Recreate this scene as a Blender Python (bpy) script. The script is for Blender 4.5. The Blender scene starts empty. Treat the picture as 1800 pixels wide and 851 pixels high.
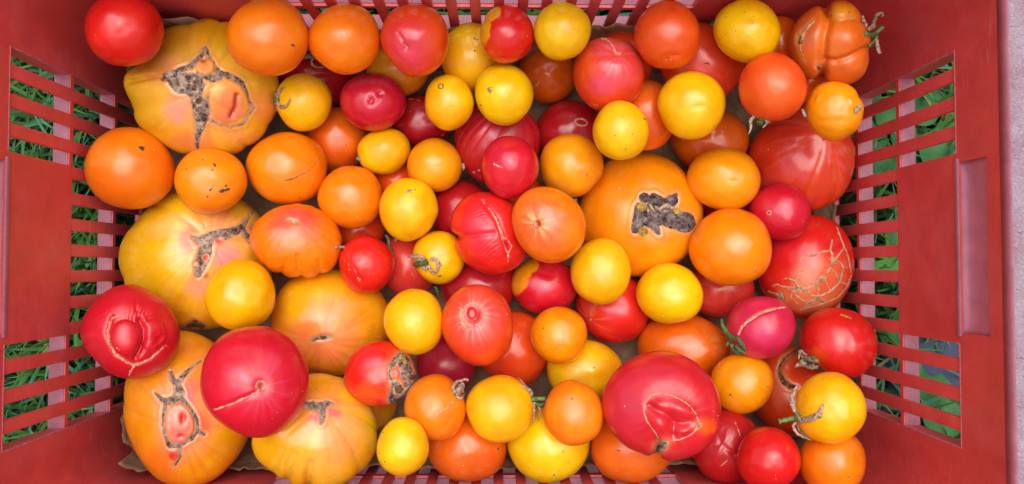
import bpy, bmesh, math, random
import numpy as np
from mathutils import Vector, Matrix
from mathutils.bvhtree import BVHTree

scene = bpy.context.scene
COL = scene.collection
R = math.radians

# ------------------------------------------------------------------ camera
FPX = 1400.0                 # focal length in photograph pixels (photograph 1800 x 851)
PU, PV = 900.0, 425.5        # principal point
NAD = (873.0, 472.0)         # where plumb lines meet in the photograph
CAM_H = 0.66
dn = np.array([(NAD[0]-PU)/FPX, -(NAD[1]-PV)/FPX, -1.0]); dn /= np.linalg.norm(dn)
Zc = -dn
Xc = np.array([1.0, 0, 0]); Xc -= Zc*Xc.dot(Zc); Xc /= np.linalg.norm(Xc)
Yc = np.cross(Zc, Xc)
C2W = np.array([Xc, Yc, Zc])            # camera vector -> world vector (rows: world axes seen from the camera)
CPOS = np.array([0.0, 0.0, CAM_H])

cam_data = bpy.data.cameras.new('camera')
cam = bpy.data.objects.new('camera', cam_data)
COL.objects.link(cam)
M = Matrix([list(C2W[0])+[CPOS[0]], list(C2W[1])+[CPOS[1]], list(C2W[2])+[CPOS[2]], [0, 0, 0, 1]])
cam.matrix_world = M
cam_data.sensor_width = 36.0
cam_data.lens = 36.0*FPX/1800.0
cam_data.clip_start = 0.01
cam_data.clip_end = 200.0
scene.camera = cam

# ------------------------------------------------------------------ sky, sun, exposure
SUN_EL, SUN_AZ = 80.0, 0.0               # azimuth from +Y
world = bpy.data.worlds.new('World')
scene.world = world
world.use_nodes = True
nt = world.node_tree
for n in list(nt.nodes):
    nt.nodes.remove(n)
sky = nt.nodes.new('ShaderNodeTexSky'); sky.sky_type = 'NISHITA'; sky.sun_disc = False
sky.sun_elevation = R(SUN_EL); sky.sun_rotation = R(SUN_AZ); sky.air_density = 1.0; sky.dust_density = 5.0; sky.ozone_density = 1.0
hs = nt.nodes.new('ShaderNodeHueSaturation'); hs.inputs['Saturation'].default_value = 0.35
bg = nt.nodes.new('ShaderNodeBackground'); bg.inputs['Strength'].default_value = 0.15
out = nt.nodes.new('ShaderNodeOutputWorld')
nt.links.new(sky.outputs[0], hs.inputs['Color']); nt.links.new(hs.outputs[0], bg.inputs['Color']); nt.links.new(bg.outputs[0], out.inputs['Surface'])

sun_data = bpy.data.lights.new('sun', 'SUN')
sun_data.energy = 2.3
sun_data.angle = R(70)
sun_data.color = (1.0, 0.98, 0.95)
sun = bpy.data.objects.new('sun', sun_data); COL.objects.link(sun)
sdir = Vector((math.sin(R(SUN_AZ))*math.cos(R(SUN_EL)), math.cos(R(SUN_AZ))*math.cos(R(SUN_EL)), math.sin(R(SUN_EL))))
sun.rotation_euler = sdir.to_track_quat('Z', 'Y').to_euler()
sun.location = (0, 0, 3)

scene.render.engine = 'CYCLES'
scene.cycles.use_denoising = True
scene.cycles.max_bounces = 8
scene.view_settings.view_transform = 'Standard'
scene.view_settings.look = 'None'
scene.view_settings.exposure = 0.14
scene.view_settings.gamma = 1.0
scene.view_settings.use_curve_mapping = False

# ------------------------------------------------------------------ helpers
def lin(h):
    h = h.lstrip('#')
    c = np.array([int(h[i:i+2], 16)/255.0 for i in (0, 2, 4)])
    return np.where(c <= 0.04045, c/12.92, ((c+0.055)/1.055)**2.4)

def ray_dir(u, v):
    """world direction of a photograph pixel, scaled so that its depth along the view axis is 1"""
    return C2W @ np.array([(u-PU)/FPX, -(v-PV)/FPX, -1.0])

def project(P):
    q = (P-CPOS) @ C2W
    return PU+FPX*q[..., 0]/(-q[..., 2]), PV-FPX*q[..., 1]/(-q[..., 2])

def smooth(x):
    x = np.clip(x, 0, 1)
    return x*x*(3-2*x)

_rs = np.random.RandomState(7)
_PERM = _rs.permutation(1024)
_VAL = _rs.rand(1024)
def vnoise(x, y, z=0.0):
    x = np.asarray(x, float); y = np.asarray(y, float); z = np.asarray(z, float)+np.zeros_like(x)
    xi = np.floor(x).astype(int); yi = np.floor(y).astype(int); zi = np.floor(z).astype(int)
    xf = x-xi; yf = y-yi; zf = z-zi
    xf = xf*xf*(3-2*xf); yf = yf*yf*(3-2*yf); zf = zf*zf*(3-2*zf)
    def h(a, b, c):
        return _VAL[_PERM[(_PERM[(_PERM[a & 1023]+b) & 1023]+c) & 1023]]
    def lerp(a, b, t): return a+(b-a)*t
    x00 = lerp(h(xi, yi, zi), h(xi+1, yi, zi), xf); x10 = lerp(h(xi, yi+1, zi), h(xi+1, yi+1, zi), xf)
    x01 = lerp(h(xi, yi, zi+1), h(xi+1, yi, zi+1), xf); x11 = lerp(h(xi, yi+1, zi+1), h(xi+1, yi+1, zi+1), xf)
    return lerp(lerp(x00, x10, yf), lerp(x01, x11, yf), zf)*2-1

def fbm(x, y, z=0.0, o=3):
    s = 0; a = 1; t = 0
    for k in range(o):
        s = s+a*vnoise(np.asarray(x)*2**k+17*k, np.asarray(y)*2**k+5*k, np.asarray(z)*2**k+11*k); t += a; a *= 0.5
    return s/t

ORIG = {}
def link(name, me, parent=None, mat=None, smooth_shade=True, origin=None):
    """link a mesh given in world coordinates as one object with its own origin"""
    n = len(me.vertices)
    co = np.empty(n*3); me.vertices.foreach_get('co', co); co = co.reshape(-1, 3)
    og = np.array(origin, float) if origin is not None else (co.min(0)+co.max(0))/2
    me.vertices.foreach_set('co', (co-og).ravel())
    if mat is not None: me.materials.append(mat)
    if smooth_shade:
        me.polygons.foreach_set('use_smooth', [True]*len(me.polygons))
    me.update()
    o = bpy.data.objects.new(name, me)
    COL.objects.link(o)
    if parent is not None:
        o.parent = parent; o.location = og-ORIG[parent.name]
    else:
        o.location = og
    ORIG[o.name] = og
    return o

def empty(name, loc):
    o = bpy.data.objects.new(name, None); COL.objects.link(o)
    o.location = loc; o.empty_display_size = 0.02
    ORIG[o.name] = np.array(loc, float)
    return o

def tag(o, label, cat, group=None):
    o['label'] = label; o['category'] = cat
    if group: o['group'] = group

def mesh_np(name, verts, quads=None, tris=None, colors=None):
    me = bpy.data.meshes.new(name)
    fl = []
    if quads is not None and len(quads): fl += [tuple(int(i) for i in q) for q in quads]
    if tris is not None and len(tris): fl += [tuple(int(i) for i in q) for q in tris]
    me.from_pydata([tuple(v) for v in verts.tolist()], [], fl)
    if colors is not None:
        at = me.color_attributes.new('skin', 'FLOAT_COLOR', 'POINT')
        c = np.ones((len(verts), 4), np.float32); c[:, :3] = colors
        at.data.foreach_set('color', c.ravel())
    me.update()
    return me

def bm_boxes(name, boxes, bevel=0.0):
    """one mesh of axis-aligned boxes (x0,x1,y0,y1,z0,z1)"""
    bm = bmesh.new()
    for (x0, x1, y0, y1, z0, z1) in boxes:
        vs = [bm.verts.new((x, y, z)) for x in (x0, x1) for y in (y0, y1) for z in (z0, z1)]
        for f in ((0, 1, 3, 2), (4, 6, 7, 5), (0, 4, 5, 1), (2, 3, 7, 6), (0, 2, 6, 4), (1, 5, 7, 3)):
            bm.faces.new([vs[i] for i in f])
    bmesh.ops.recalc_face_normals(bm, faces=bm.faces)
    if bevel > 0:
        bmesh.ops.bevel(bm, geom=list(bm.edges), offset=bevel, segments=2, affect='EDGES', profile=0.6)
    me = bpy.data.meshes.new(name)
    bm.to_mesh(me); bm.free()
    return me

def tube_mesh(name, pts, radii, seg=7, flat=1.0, upv=None):
    """round (or flattened) tube along world points"""
    pts = [Vector(p) for p in pts]
    n = len(pts); vs = []; fs = []
    prev = None
    for i, p in enumerate(pts):
        d = (pts[min(i+1, n-1)]-pts[max(i-1, 0)])
        if d.length < 1e-9: d = Vector((0, 0, 1))
        d.normalize()
        ref = Vector(upv) if upv is not None else Vector((0, 0, 1))
        s = d.cross(ref)
        if s.length < 1e-4: s = d.cross(Vector((0, 1, 0)))
        s.normalize(); q = s.cross(d); q.normalize()
        r = radii[i] if hasattr(radii, '__len__') else radii
        for k in range(seg):
            a = 2*math.pi*k/seg
            vs.append(p+s*(r*math.cos(a))+q*(r*flat*math.sin(a)))
    for i in range(n-1):
        for k in range(seg):
            a = i*seg+k; b = i*seg+(k+1) % seg
            fs.append((a, b, b+seg, a+seg))
    fs.append(tuple(range(seg-1, -1, -1))); fs.append(tuple((n-1)*seg+k for k in range(seg)))
    me = bpy.data.meshes.new(name)
    me.from_pydata([tuple(v) for v in vs], [], fs); me.update()
    return me

def catmull(pts, sub=5):
    P = [np.array(p, float) for p in pts]
    if len(P) < 3:
        return [P[0]+(P[-1]-P[0])*t for t in np.linspace(0, 1, sub+1)]
    o = []
    for i in range(len(P)-1):
        a = P[max(i-1, 0)]; b = P[i]; c = P[i+1]; d = P[min(i+2, len(P)-1)]
        for k in range(sub):
            t = k/sub
            o.append(0.5*((2*b)+(-a+c)*t+(2*a-5*b+4*c-d)*t*t+(-a+3*b-3*c+d)*t**3))
    o.append(P[-1])
    return o

# ------------------------------------------------------------------ materials
class NB:
    def __init__(self, name):
        self.m = bpy.data.materials.new(name); self.m.use_nodes = True
        self.t = self.m.node_tree
        for n in list(self.t.nodes): self.t.nodes.remove(n)
        self.out = self.n('ShaderNodeOutputMaterial')
        self.p = self.n('ShaderNodeBsdfPrincipled')
        self.l(self.p.outputs[0], self.out.inputs['Surface'])
    def n(self, t, **kw):
        x = self.t.nodes.new(t)
        for k, v in kw.items():
            if k in x.inputs: x.inputs[k].default_value = v
            else: setattr(x, k, v)
        return x
    def l(self, a, b): self.t.links.new(a, b)
    def noise(self, scale, detail=3, rough=0.55, coord=None, dist=0.0):
        x = self.n('ShaderNodeTexNoise'); x.inputs['Scale'].default_value = scale; x.inputs['Detail'].default_value = detail
        x.inputs['Roughness'].default_value = rough; x.inputs['Distortion'].default_value = dist
        if coord is not None: self.l(coord, x.inputs['Vector'])
        return x.outputs['Fac']
    def ramp(self, fac, stops):
        x = self.n('ShaderNodeValToRGB'); e = x.color_ramp.elements
        while len(e) < len(stops): e.new(0.5)
        for i, (p, c) in enumerate(stops):
            e[i].position = p; e[i].color = tuple(c)+(1,) if len(c) == 3 else c
        self.l(fac, x.inputs[0]); return x.outputs[0]
    def mix(self, fac, a, b, blend='MIX'):
        x = self.n('ShaderNodeMix'); x.data_type = 'RGBA'; x.blend_type = blend
        for s, i in ((fac, 0), (a, 6), (b, 7)):
            if hasattr(s, 'is_linked') or hasattr(s, 'links'): self.l(s, x.inputs[i])
            elif i == 0: x.inputs[0].default_value = s
            else: x.inputs[i].default_value = tuple(s)+(1,)
        return x.outputs[2]
    def math(self, op, a, b=None, c=None):
        x = self.n('ShaderNodeMath'); x.operation = op
        for i, s in enumerate((a, b, c)):
            if s is None: continue
            if hasattr(s, 'links'): self.l(s, x.inputs[i])
            else: x.inputs[i].default_value = s
        return x.outputs[0]
    def bump(self, h, strength, dist, normal=None):
        x = self.n('ShaderNodeBump'); x.inputs['Strength'].default_value = strength; x.inputs['Distance'].default_value = dist
        self.l(h, x.inputs['Height'])
        if normal is not None: self.l(normal, x.inputs['Normal'])
        return x.outputs[0]
    def geo(self):
        a = self.n('ShaderNodeVectorMath')
        self.l(self.n('ShaderNodeTexCoord').outputs['Object'], a.inputs[0]); self.l(self.n('ShaderNodeObjectInfo').outputs['Location'], a.inputs[1])
        return a.outputs[0]

def mat_tomato():
    b = NB('tomato_skin')
    col = b.n('ShaderNodeVertexColor'); col.layer_name = 'skin'
    co = b.geo()
    n1 = b.noise(55, 3, 0.6, co)
    n2 = b.noise(420, 2, 0.6, co)
    f1 = b.ramp(n1, [(0.28, (0.93, 0.85, 0.8)), (0.72, (1.05, 1.09, 1.1))])
    c = b.mix(1.0, col.outputs[0], f1, 'MULTIPLY')
    f2 = b.ramp(n2, [(0.35, (0.98, 0.97, 0.97)), (0.65, (1.02, 1.02, 1.02))])
    c = b.mix(1.0, c, f2, 'MULTIPLY')
    # sparse pale dust specks and dark freckles
    v = b.n('ShaderNodeTexVoronoi'); v.inputs['Scale'].default_value = 130; b.l(co, v.inputs['Vector'])
    msk = b.math('LESS_THAN', v.outputs['Distance'], 0.05)
    rnd = b.n('ShaderNodeSeparateColor'); b.l(v.outputs['Color'], rnd.inputs[0])
    sp = b.math('MULTIPLY', msk, b.math('GREATER_THAN', rnd.outputs[0], 0.93))
    c = b.mix(sp, c, (0.8, 0.68, 0.55))
    v2 = b.n('ShaderNodeTexVoronoi'); v2.inputs['Scale'].default_value = 170; b.l(co, v2.inputs['Vector'])
    rnd2 = b.n('ShaderNodeSeparateColor'); b.l(v2.outputs['Color'], rnd2.inputs[0])
    m2 = b.math('MULTIPLY', b.math('LESS_THAN', v2.outputs['Distance'], 0.07), b.math('GREATER_THAN', rnd2.outputs[1], 0.95))
    c = b.mix(b.math('MULTIPLY', m2, 0.75), c, (0.12, 0.06, 0.03))
    b.l(c, b.p.inputs['Base Color'])
    oi = b.n('ShaderNodeObjectInfo')
    rg = b.math('ADD', b.math('MULTIPLY_ADD', n1, 0.14, 0.14), b.math('MULTIPLY', oi.outputs['Random'], 0.14))
    b.l(rg, b.p.inputs['Roughness'])
    b.p.inputs['IOR'].default_value = 1.5; b.p.inputs['Specular IOR Level'].default_value = 0.58
    b.p.inputs['Subsurface Weight'].default_value = 0.12
    b.p.inputs['Subsurface Radius'].default_value = (1.0, 0.35, 0.15)
    b.p.inputs['Subsurface Scale'].default_value = 0.004
    w = b.noise(38, 2, 0.5, co)
    fine = b.noise(900, 2, 0.5, co)
    nb = b.bump(w, 0.22, 0.004)
    nb = b.bump(fine, 0.06, 0.0004, nb)
    b.l(nb, b.p.inputs['Normal'])
    return b.m

def mat_cork(name, dark, mid, pale, scale=300, rough=0.9, bump=0.6):
    b = NB(name)
    co = b.geo()
    att = b.n('ShaderNodeVertexColor'); att.layer_name = 'skin'
    sep = b.n('ShaderNodeSeparateColor'); b.l(att.outputs[0], sep.inputs[0])      # red: relief tone with pit shade painted in, green: nearness to the margin
    n = b.noise(scale, 4, 0.7, co)
    v = b.n('ShaderNodeTexVoronoi'); v.feature = 'DISTANCE_TO_EDGE'; v.inputs['Scale'].default_value = scale*0.7; b.l(co, v.inputs['Vector'])
    f = b.math('ADD', b.math('MULTIPLY', sep.outputs[0], 0.65), b.math('MULTIPLY', n, 0.5))
    c = b.ramp(f, [(0.36, dark), (0.64, mid), (0.95, pale)])
    edge = b.ramp(v.outputs['Distance'], [(0.0, (1, 1, 1)), (0.1, (0, 0, 0))])
    c = b.mix(b.math('MULTIPLY', edge, 0.4), c, pale)
    c = b.mix(b.math('MULTIPLY', sep.outputs[1], 0.75), c, tuple(np.minimum(np.array(pale)*np.array([1.0, .82, .66]), 1)))
    b.l(c, b.p.inputs['Base Color'])
    b.p.inputs['Roughness'].default_value = rough
    b.p.inputs['Specular IOR Level'].default_value = 0.3
    h = b.math('ADD', n, b.math('MULTIPLY', v.outputs['Distance'], 0.7))
    b.l(b.bump(h, bump, 0.0012), b.p.inputs['Normal'])
    return b.m

def mat_plain(name, c, rough=0.6, var=0.15, scale=200, bump=0.2, dist=0.0006, c2=None):
    b = NB(name); co = b.geo()
    n = b.noise(scale, 4, 0.6, co)
    c = np.array(c)
    hi = np.clip(c*(1+var), 0, 1) if c2 is None else np.array(c2)
    b.l(b.ramp(n, [(0.35, tuple(c*(1-var))), (0.65, tuple(hi))]), b.p.inputs['Base Color'])
    b.p.inputs['Roughness'].default_value = rough
    b.l(b.bump(n, bump, dist), b.p.inputs['Normal'])
    return b.m

def mat_crate():
    b = NB('red_crate_plastic'); co = b.geo()
    base = lin('#cf4a49')
    n = b.noise(9, 5, 0.65, co)
    n2 = b.noise(60, 4, 0.6, co)
    c = b.ramp(n, [(0.3, tuple(base*np.array([.86, .8, .8]))), (0.55, tuple(base)), (0.75, tuple(lin('#cf5458')))])
    c = b.mix(1.0, c, b.ramp(n2, [(0.3, (0.9, 0.88, 0.88)), (0.7, (1.1, 1.15, 1.15))]), 'MULTIPLY')
    # scuffs: stretched noise in two directions, broken up by a larger mask
    def scuff(rot, sx, sy, lo):
        mp = b.n('ShaderNodeMapping'); b.l(co, mp.inputs[0]); mp.inputs['Rotation'].default_value = rot; mp.inputs['Scale'].default_value = (sx, sy, sx)
        s = b.noise(1.0, 3, 0.6, mp.outputs[0])
        return b.ramp(s, [(lo, (0, 0, 0)), (lo+0.05, (1, 1, 1))])
    s = b.math('MAXIMUM', scuff((0.5, 0.3, 0.4), 420, 26, 0.63), scuff((1.2, -0.6, -0.5), 480, 34, 0.64))
    msk = b.ramp(b.noise(26, 3, 0.6, co), [(0.42, (0, 0, 0)), (0.62, (1, 1, 1))])
    c = b.mix(b.math('MULTIPLY', b.math('MULTIPLY', s, msk), 0.4), c, tuple(lin('#c98a92')))
    # chalky bleached blotches and greyish dirt
    bl = b.ramp(b.noise(17, 6, 0.72, co, 0.4), [(0.5, (0, 0, 0)), (0.72, (1, 1, 1))])
    c = b.mix(b.math('MULTIPLY', bl, 0.24), c, tuple(lin('#c27e86')))
    dt = b.ramp(b.noise(23, 6, 0.75, co, 0.6), [(0.56, (0, 0, 0)), (0.75, (1, 1, 1))])
    c = b.mix(b.math('MULTIPLY', dt, 0.25), c, tuple(lin('#8a3a36')))
    v = b.n('ShaderNodeTexVoronoi'); v.inputs['Scale'].default_value = 160; b.l(co, v.inputs['Vector'])
    sep = b.n('ShaderNodeSeparateColor'); b.l(v.outputs['Color'], sep.inputs[0])
    d = b.math('MULTIPLY', b.math('LESS_THAN', v.outputs['Distance'], 0.1), b.math('GREATER_THAN', sep.outputs[0], 0.93))
    c = b.mix(b.math('MULTIPLY', d, 0.6), c, tuple(lin('#cf9a98')))
    b.l(c, b.p.inputs['Base Color'])
    b.l(b.math('MULTIPLY_ADD', n2, 0.25, 0.4), b.p.inputs['Roughness'])
    nb = b.bump(n2, 0.12, 0.0008)
    nb = b.bump(b.noise(700, 2, 0.5, co), 0.08, 0.0003, nb)
    b.l(nb, b.p.inputs['Normal'])
    return b.m

def mat_chalky_glow():
    b = NB('bleached_skyglow_plastic'); co = b.geo()  # chalked plastic, with sky glow on upward faces put into the pink
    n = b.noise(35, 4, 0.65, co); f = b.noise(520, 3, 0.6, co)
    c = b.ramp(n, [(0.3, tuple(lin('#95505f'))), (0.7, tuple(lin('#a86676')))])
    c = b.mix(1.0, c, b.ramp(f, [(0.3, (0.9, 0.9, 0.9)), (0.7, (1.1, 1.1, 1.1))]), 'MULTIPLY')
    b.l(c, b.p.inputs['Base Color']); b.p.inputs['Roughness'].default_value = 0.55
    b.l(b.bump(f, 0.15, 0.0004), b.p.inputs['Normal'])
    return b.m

def mat_rim():
    b = NB('worn_rim_plastic'); co = b.geo()
    mp = b.n('ShaderNodeMapping'); b.l(co, mp.inputs[0]); mp.inputs['Rotation'].default_value = (0, 0, 0.35); mp.inputs['Scale'].default_value = (150, 700, 300)
    f = b.noise(1.0, 4, 0.75, mp.outputs[0]); g = b.noise(700, 3, 0.7, co); n = b.noise(50, 3, 0.6, co)
    c = b.ramp(n, [(0.3, tuple(lin('#8c6470'))), (0.7, tuple(lin('#a08d98')))])
    c = b.mix(b.ramp(f, [(0.3, (1, 1, 1)), (0.42, (0, 0, 0))]), c, tuple(lin('#6e4256')))
    c = b.mix(b.math('MULTIPLY', b.ramp(g, [(0.52, (0, 0, 0)), (0.7, (1, 1, 1))]), 0.6), c, tuple(lin('#b8adb8')))
    b.l(c, b.p.inputs['Base Color']); b.p.inputs['Roughness'].default_value = 0.6
    b.l(b.bump(b.math('ADD', f, g), 1.0, 0.001), b.p.inputs['Normal'])
    return b.m

def mat_paper():
    b = NB('kraft_paper'); co = b.geo()
    n = b.noise(70, 5, 0.65, co); f = b.noise(420, 3, 0.6, co)
    c = b.ramp(n, [(0.3, tuple(lin('#6a4d38'))), (0.7, tuple(lin('#9c7d61')))])
    b.l(c, b.p.inputs['Base Color']); b.p.inputs['Roughness'].default_value = 0.8
    b.l(b.bump(b.math('ADD', n, b.math('MULTIPLY', f, 0.25)), 0.5, 0.003), b.p.inputs['Normal'])
    return b.m

def mat_leaf(name, c1, c2, rough=0.5):
    b = NB(name)
    oi = b.n('ShaderNodeTexCoord').outputs['Object']
    n = b.noise(45, 3, 0.6, oi)
    c = b.ramp(n, [(0.3, tuple(c1)), (0.7, tuple(c2))])
    b.l(c, b.p.inputs['Base Color']); b.p.inputs['Roughness'].default_value = rough
    b.p.inputs['Specular IOR Level'].default_value = 0.25
    return b.m

SKIN = mat_tomato()
CORK = mat_cork('cork_scar', lin('#46342a'), lin('#867062'), lin('#b7a28e'))
DARKCORK = mat_cork('dark_crust_scar', lin('#2a2020'), lin('#584a48'), lin('#85766f'))
BROWN = mat_cork('brown_scab', lin('#35200f'), lin('#6a472c'), lin('#9b7a58'))
TAN = mat_cork('tan_scar', lin('#94604a'), lin('#b98866'), lin('#d3ae8e'), 350, 0.75, 0.3)
FLECK = mat_cork('dark_fleck', lin('#2a2022'), lin('#4a3d3c'), lin('#6a5c58'), 600)
OCHRE = mat_cork('ochre_scab', lin('#7a5a20'), lin('#a5822f'), lin('#c0a050'), 300, 0.6, 0.2)
STEM = mat_plain('green_stem', lin('#56753a'), 0.55, 0.3, 500, 0.3)
SEPAL = mat_plain('drying_sepal', lin('#7d7a52'), 0.7, 0.35, 400, 0.4, c2=lin('#a08a6c'))
GSEPAL = mat_plain('green_sepal', lin('#42592c'), 0.65, 0.3, 400, 0.4)
DRY = mat_plain('dry_sepal', lin('#7d6350'), 0.85, 0.4, 500, 0.5, c2=lin('#bda48c'))
CRATE = mat_crate(); WORN = mat_plain('rubbed_plastic_edge', lin('#b8606a'), 0.5, 0.25, 300, 0.2); HOLD = mat_plain('lightened_hand_hold', lin('#b97285'), 0.5, 0.14, 60, 0.25); CHALK_GLOW = mat_chalky_glow(); RIM = mat_rim(); PAPER = mat_paper()  # hand-hold colour is lightened to offset the shade in its recess

# ------------------------------------------------------------------ ground
GZ = -0.022
X0, X1, Y0, Y1 = -0.290, 0.279, -0.1556, 0.180       # inner faces of the crate walls
TOPZ = 0.234

def mat_soil():
    b = NB('soil'); co = b.geo()
    n = b.noise(30, 6, 0.65, co)
    b.l(b.ramp(n, [(0.3, (0.012, 0.012, 0.008)), (0.7, (0.035, 0.045, 0.02))]), b.p.inputs['Base Color'])
    b.p.inputs['Roughness'].default_value = 0.95
    b.l(b.bump(n, 0.8, 0.01), b.p.inputs['Normal'])
    return b.m
gx = np.linspace(-3, 3, 61); gy = np.linspace(-3, 3, 61)
GX, GY = np.meshgrid(gx, gy)
gv = np.stack([GX.ravel(), GY.ravel(), GZ-0.004+0.004*fbm(GX.ravel()*6, GY.ravel()*6)], 1)
ii = np.arange(60*61).reshape(60, 61)[:, :-1].ravel()
ground = link('ground', mesh_np('ground', gv, np.stack([ii, ii+1, ii+62, ii+61], 1)), None, mat_soil())
ground['kind'] = 'structure'

def build_grass():
    rg = np.random.RandomState(3)
    N = 30000
    P = []
    hx, hy = (X1-X0)/2+0.016, (Y1-Y0)/2+0.016
    cx, cy = (X0+X1)/2, (Y0+Y1)/2
    x = cx+rg.uniform(-1, 1, N*3)*(hx+0.55); y = cy+rg.uniform(-1, 1, N*3)*(hy+0.55)
    dx = np.abs(x-cx)-hx; dy = np.abs(y-cy)-hy
    d = np.maximum(dx, dy)
    keep = (d > 0.006) & (rg.rand(N*3) < np.where(d < 0.16, 1.0, 0.3))
    # the broad-leaved weeds crowd the grass out beyond the right end
    keep &= ~((x > X1) & (rg.rand(N*3) < 0.35) & (d < 0.2))
    keep &= ~((x > 0.325) & (x < 0.452) & (y > -0.128) & (y < -0.038) & (rg.rand(N*3) < 0.72))
    x = x[keep][:N]; y = y[keep][:N]; n = len(x)
    az = rg.uniform(0, 2*np.pi, n); L = rg.uniform(0.035, 0.10, n); W = rg.uniform(0.0010, 0.0026, n)
    lean = rg.uniform(0.35, 1.25, n); curl = rg.uniform(0.2, 1.1, n)
    # lean away from the crate walls when close to them
    vs = np.zeros((n, 9, 3))
    tx, ty = np.cos(az), np.sin(az)
    px, py, pz = x.copy(), y.copy(), np.full(n, GZ-0.004)
    for k in range(5):
        t = k/4
        w = W*(1-t**2.2)*(0.75+0.5*min(1, t*3))
        if k < 4:
            vs[:, 2*k] = np.stack([px-ty*w, py+tx*w, pz], 1); vs[:, 2*k+1] = np.stack([px+ty*w, py-tx*w, pz], 1)
        else:
            vs[:, 8] = np.stack([px, py, pz], 1)
        a = lean*0.5+curl*t*1.1
        nx = px+tx*np.sin(a)*L/4; ny = py+ty*np.sin(a)*L/4
        # keep blades outside the crate
        inside = (np.abs(nx-cx) < hx) & (np.abs(ny-cy) < hy)
        nx = np.where(inside, px, nx); ny = np.where(inside, py, ny)
        px, py = nx, ny
        pz = pz+np.maximum(np.cos(a), -0.5)*L/4
        pz = np.maximum(pz, GZ)
    V = vs.reshape(-1, 3)
    b = (np.arange(n)*9)[:, None]
    q = np.concatenate([b+np.array([[0, 1, 3, 2]]), b+np.array([[2, 3, 5, 4]]), b+np.array([[4, 5, 7, 6]])], 0)
    t = b+np.array([[6, 7, 8]])
    c = rg.rand(n)
    A = np.array([0.030, 0.10, 0.028]); B = np.array([0.085, 0.22, 0.04]); D = np.array([0.06, 0.18, 0.095]); S = np.array([0.22, 0.19, 0.09])
    colr = A+(B-A)*c[:, None]
    colr = np.where((rg.rand(n) < 0.35)[:, None], D*(0.7+0.6*c[:, None]), colr)
    colr = np.where((rg.rand(n) < 0.05)[:, None], S*(0.5+c[:, None]), colr)
    me = mesh_np('grass', V, q, t, np.repeat(colr, 9, 0))
    bn = NB('grass_blade')
    vc = bn.n('ShaderNodeVertexColor'); vc.layer_name = 'skin'
    bn.l(vc.outputs[0], bn.p.inputs['Base Color']); bn.p.inputs['Roughness'].default_value = 0.6; bn.p.inputs['Specular IOR Level'].default_value = 0.2
    o = link('grass', me, None, bn.m)
    o['kind'] = 'stuff'
build_grass()

# broad-leaved weeds beyond the right end: each plant its own thing, each leaf a part
LEAFM = [mat_leaf('weed_leaf', (0.018, 0.09, 0.022), (0.035, 0.15, 0.032)), mat_leaf('weed_leaf_light', (0.055, 0.19, 0.02), (0.08, 0.25, 0.03))]
STALK = mat_leaf('weed_stalk', (0.06, 0.14, 0.04), (0.09, 0.18, 0.05))
def leaf_mesh(base, ang, length, width, tilt, cup, seed):
    rg = random.Random(seed)
    nu, nv = 9, 5
    vs = []; fs = []
    ca, sa = math.cos(ang), math.sin(ang)
    for i in range(nu):
        t = i/(nu-1)
        w = width*0.5*(math.sin(math.pi*min(1, t*0.97+0.03)**0.8)**0.75)
        for j in range(nv):
            s = (j/(nv-1))*2-1
            lx = t*length; ly = s*w
            lz = abs(s)*cup*w+math.sin(t*math.pi)*length*0.10-tilt*lx*t*0.6+0.0006*math.sin(i*2.1+j*3+seed)
            vs.append((base[0]+lx*ca-ly*sa, base[1]+lx*sa+ly*ca, max(base[2]+lz, GZ+0.004)))
    for i in range(nu-1):
        for j in range(nv-1):
            a = i*nv+j
            fs.append((a, a+1, a+nv+1, a+nv))
    me = bpy.data.meshes.new('leaf'); me.from_pydata(vs, [], fs); me.update()
    return me
# (x, y, leaves [(dx,dy,height,angle deg,length,width,material)], label)
WEEDS = [
    (0.335, 0.112, [(0.00, 0.012, 0.040, 20, .034, .026, 0), (-.012, -.006, .034, 200, .030, .024, 0), (.012, -.008, .046, 300, .034, .028, 0), (.02, .02, .03, 60, .03, .024, 0), (-.02, .016, .03, 130, .03, .024, 0)],
     'leafy weed seen through the upper slots at the crate\'s far upper right'),
    (0.352, 0.075, [(0.00, 0.0, 0.040, 150, .036, .030, 0), (.006, -.006, .044, 340, .036, .030, 0), (-.016, .02, .03, 80, .034, .028, 0), (.01, .02, .036, 30, .03, .026, 0), (0, -.02, .03, 250, .03, .026, 0)],
     'round-leaved weed outside the right wall, just above the hand-hold'),
    (0.345, 0.030, [(0.0, 0.0, .036, 180, .036, .028, 0), (.004, -.004, .042, 60, .034, .027, 0), (-.004, -.02, .036, 230, .034, .026, 0), (.012, -.014, .03, 320, .03, .024, 0)],
     'dark leafy weed outside the right wall, behind the highest short slots'),
    (0.338, 0.004, [(-.012, 0.004, .05, 200, .050, .017, 1), (0, -.004, .052, 268, .050, .018, 1), (.01, -.004, .05, 300, .048, .016, 1), (.008, .01, .04, 20, .036, .018, 0)],
     'yellow-green weed with pointed leaves, behind the middle short slots'),
    (0.345, -.036, [(0, .004, .036, 100, .032, .026, 0), (-.008, -.006, .034, 210, .030, .026, 0), (.01, -.004, .03, 330, .032, .026, 0)],
     'low round-leaved weed behind the lowest short slots on the right'),
    (0.366, -.140, [(0, .004, .044, 120, .040, .034, 0), (.004, -.008, .05, 310, .040, .034, 0), (-.02, -.004, .036, 200, .036, .028, 0), (.016, .016, .04, 40, .034, .028, 0), (-.01, .026, .034, 90, .036, .028, 0)],
     'broad-leaved weed outside the crate\'s lower right slots, below the blue cloth'),
    (0.300, 0.105, [(-.002, 0.002, .066, 175, .026, .018, 0), (.004, .008, .058, 60, .028, .02, 0), (.002, -.010, .052, 285, .03, .02, 0)],
     'small weed pushing a leaf through a slot beside the yellow dented tomato'),
]
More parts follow.
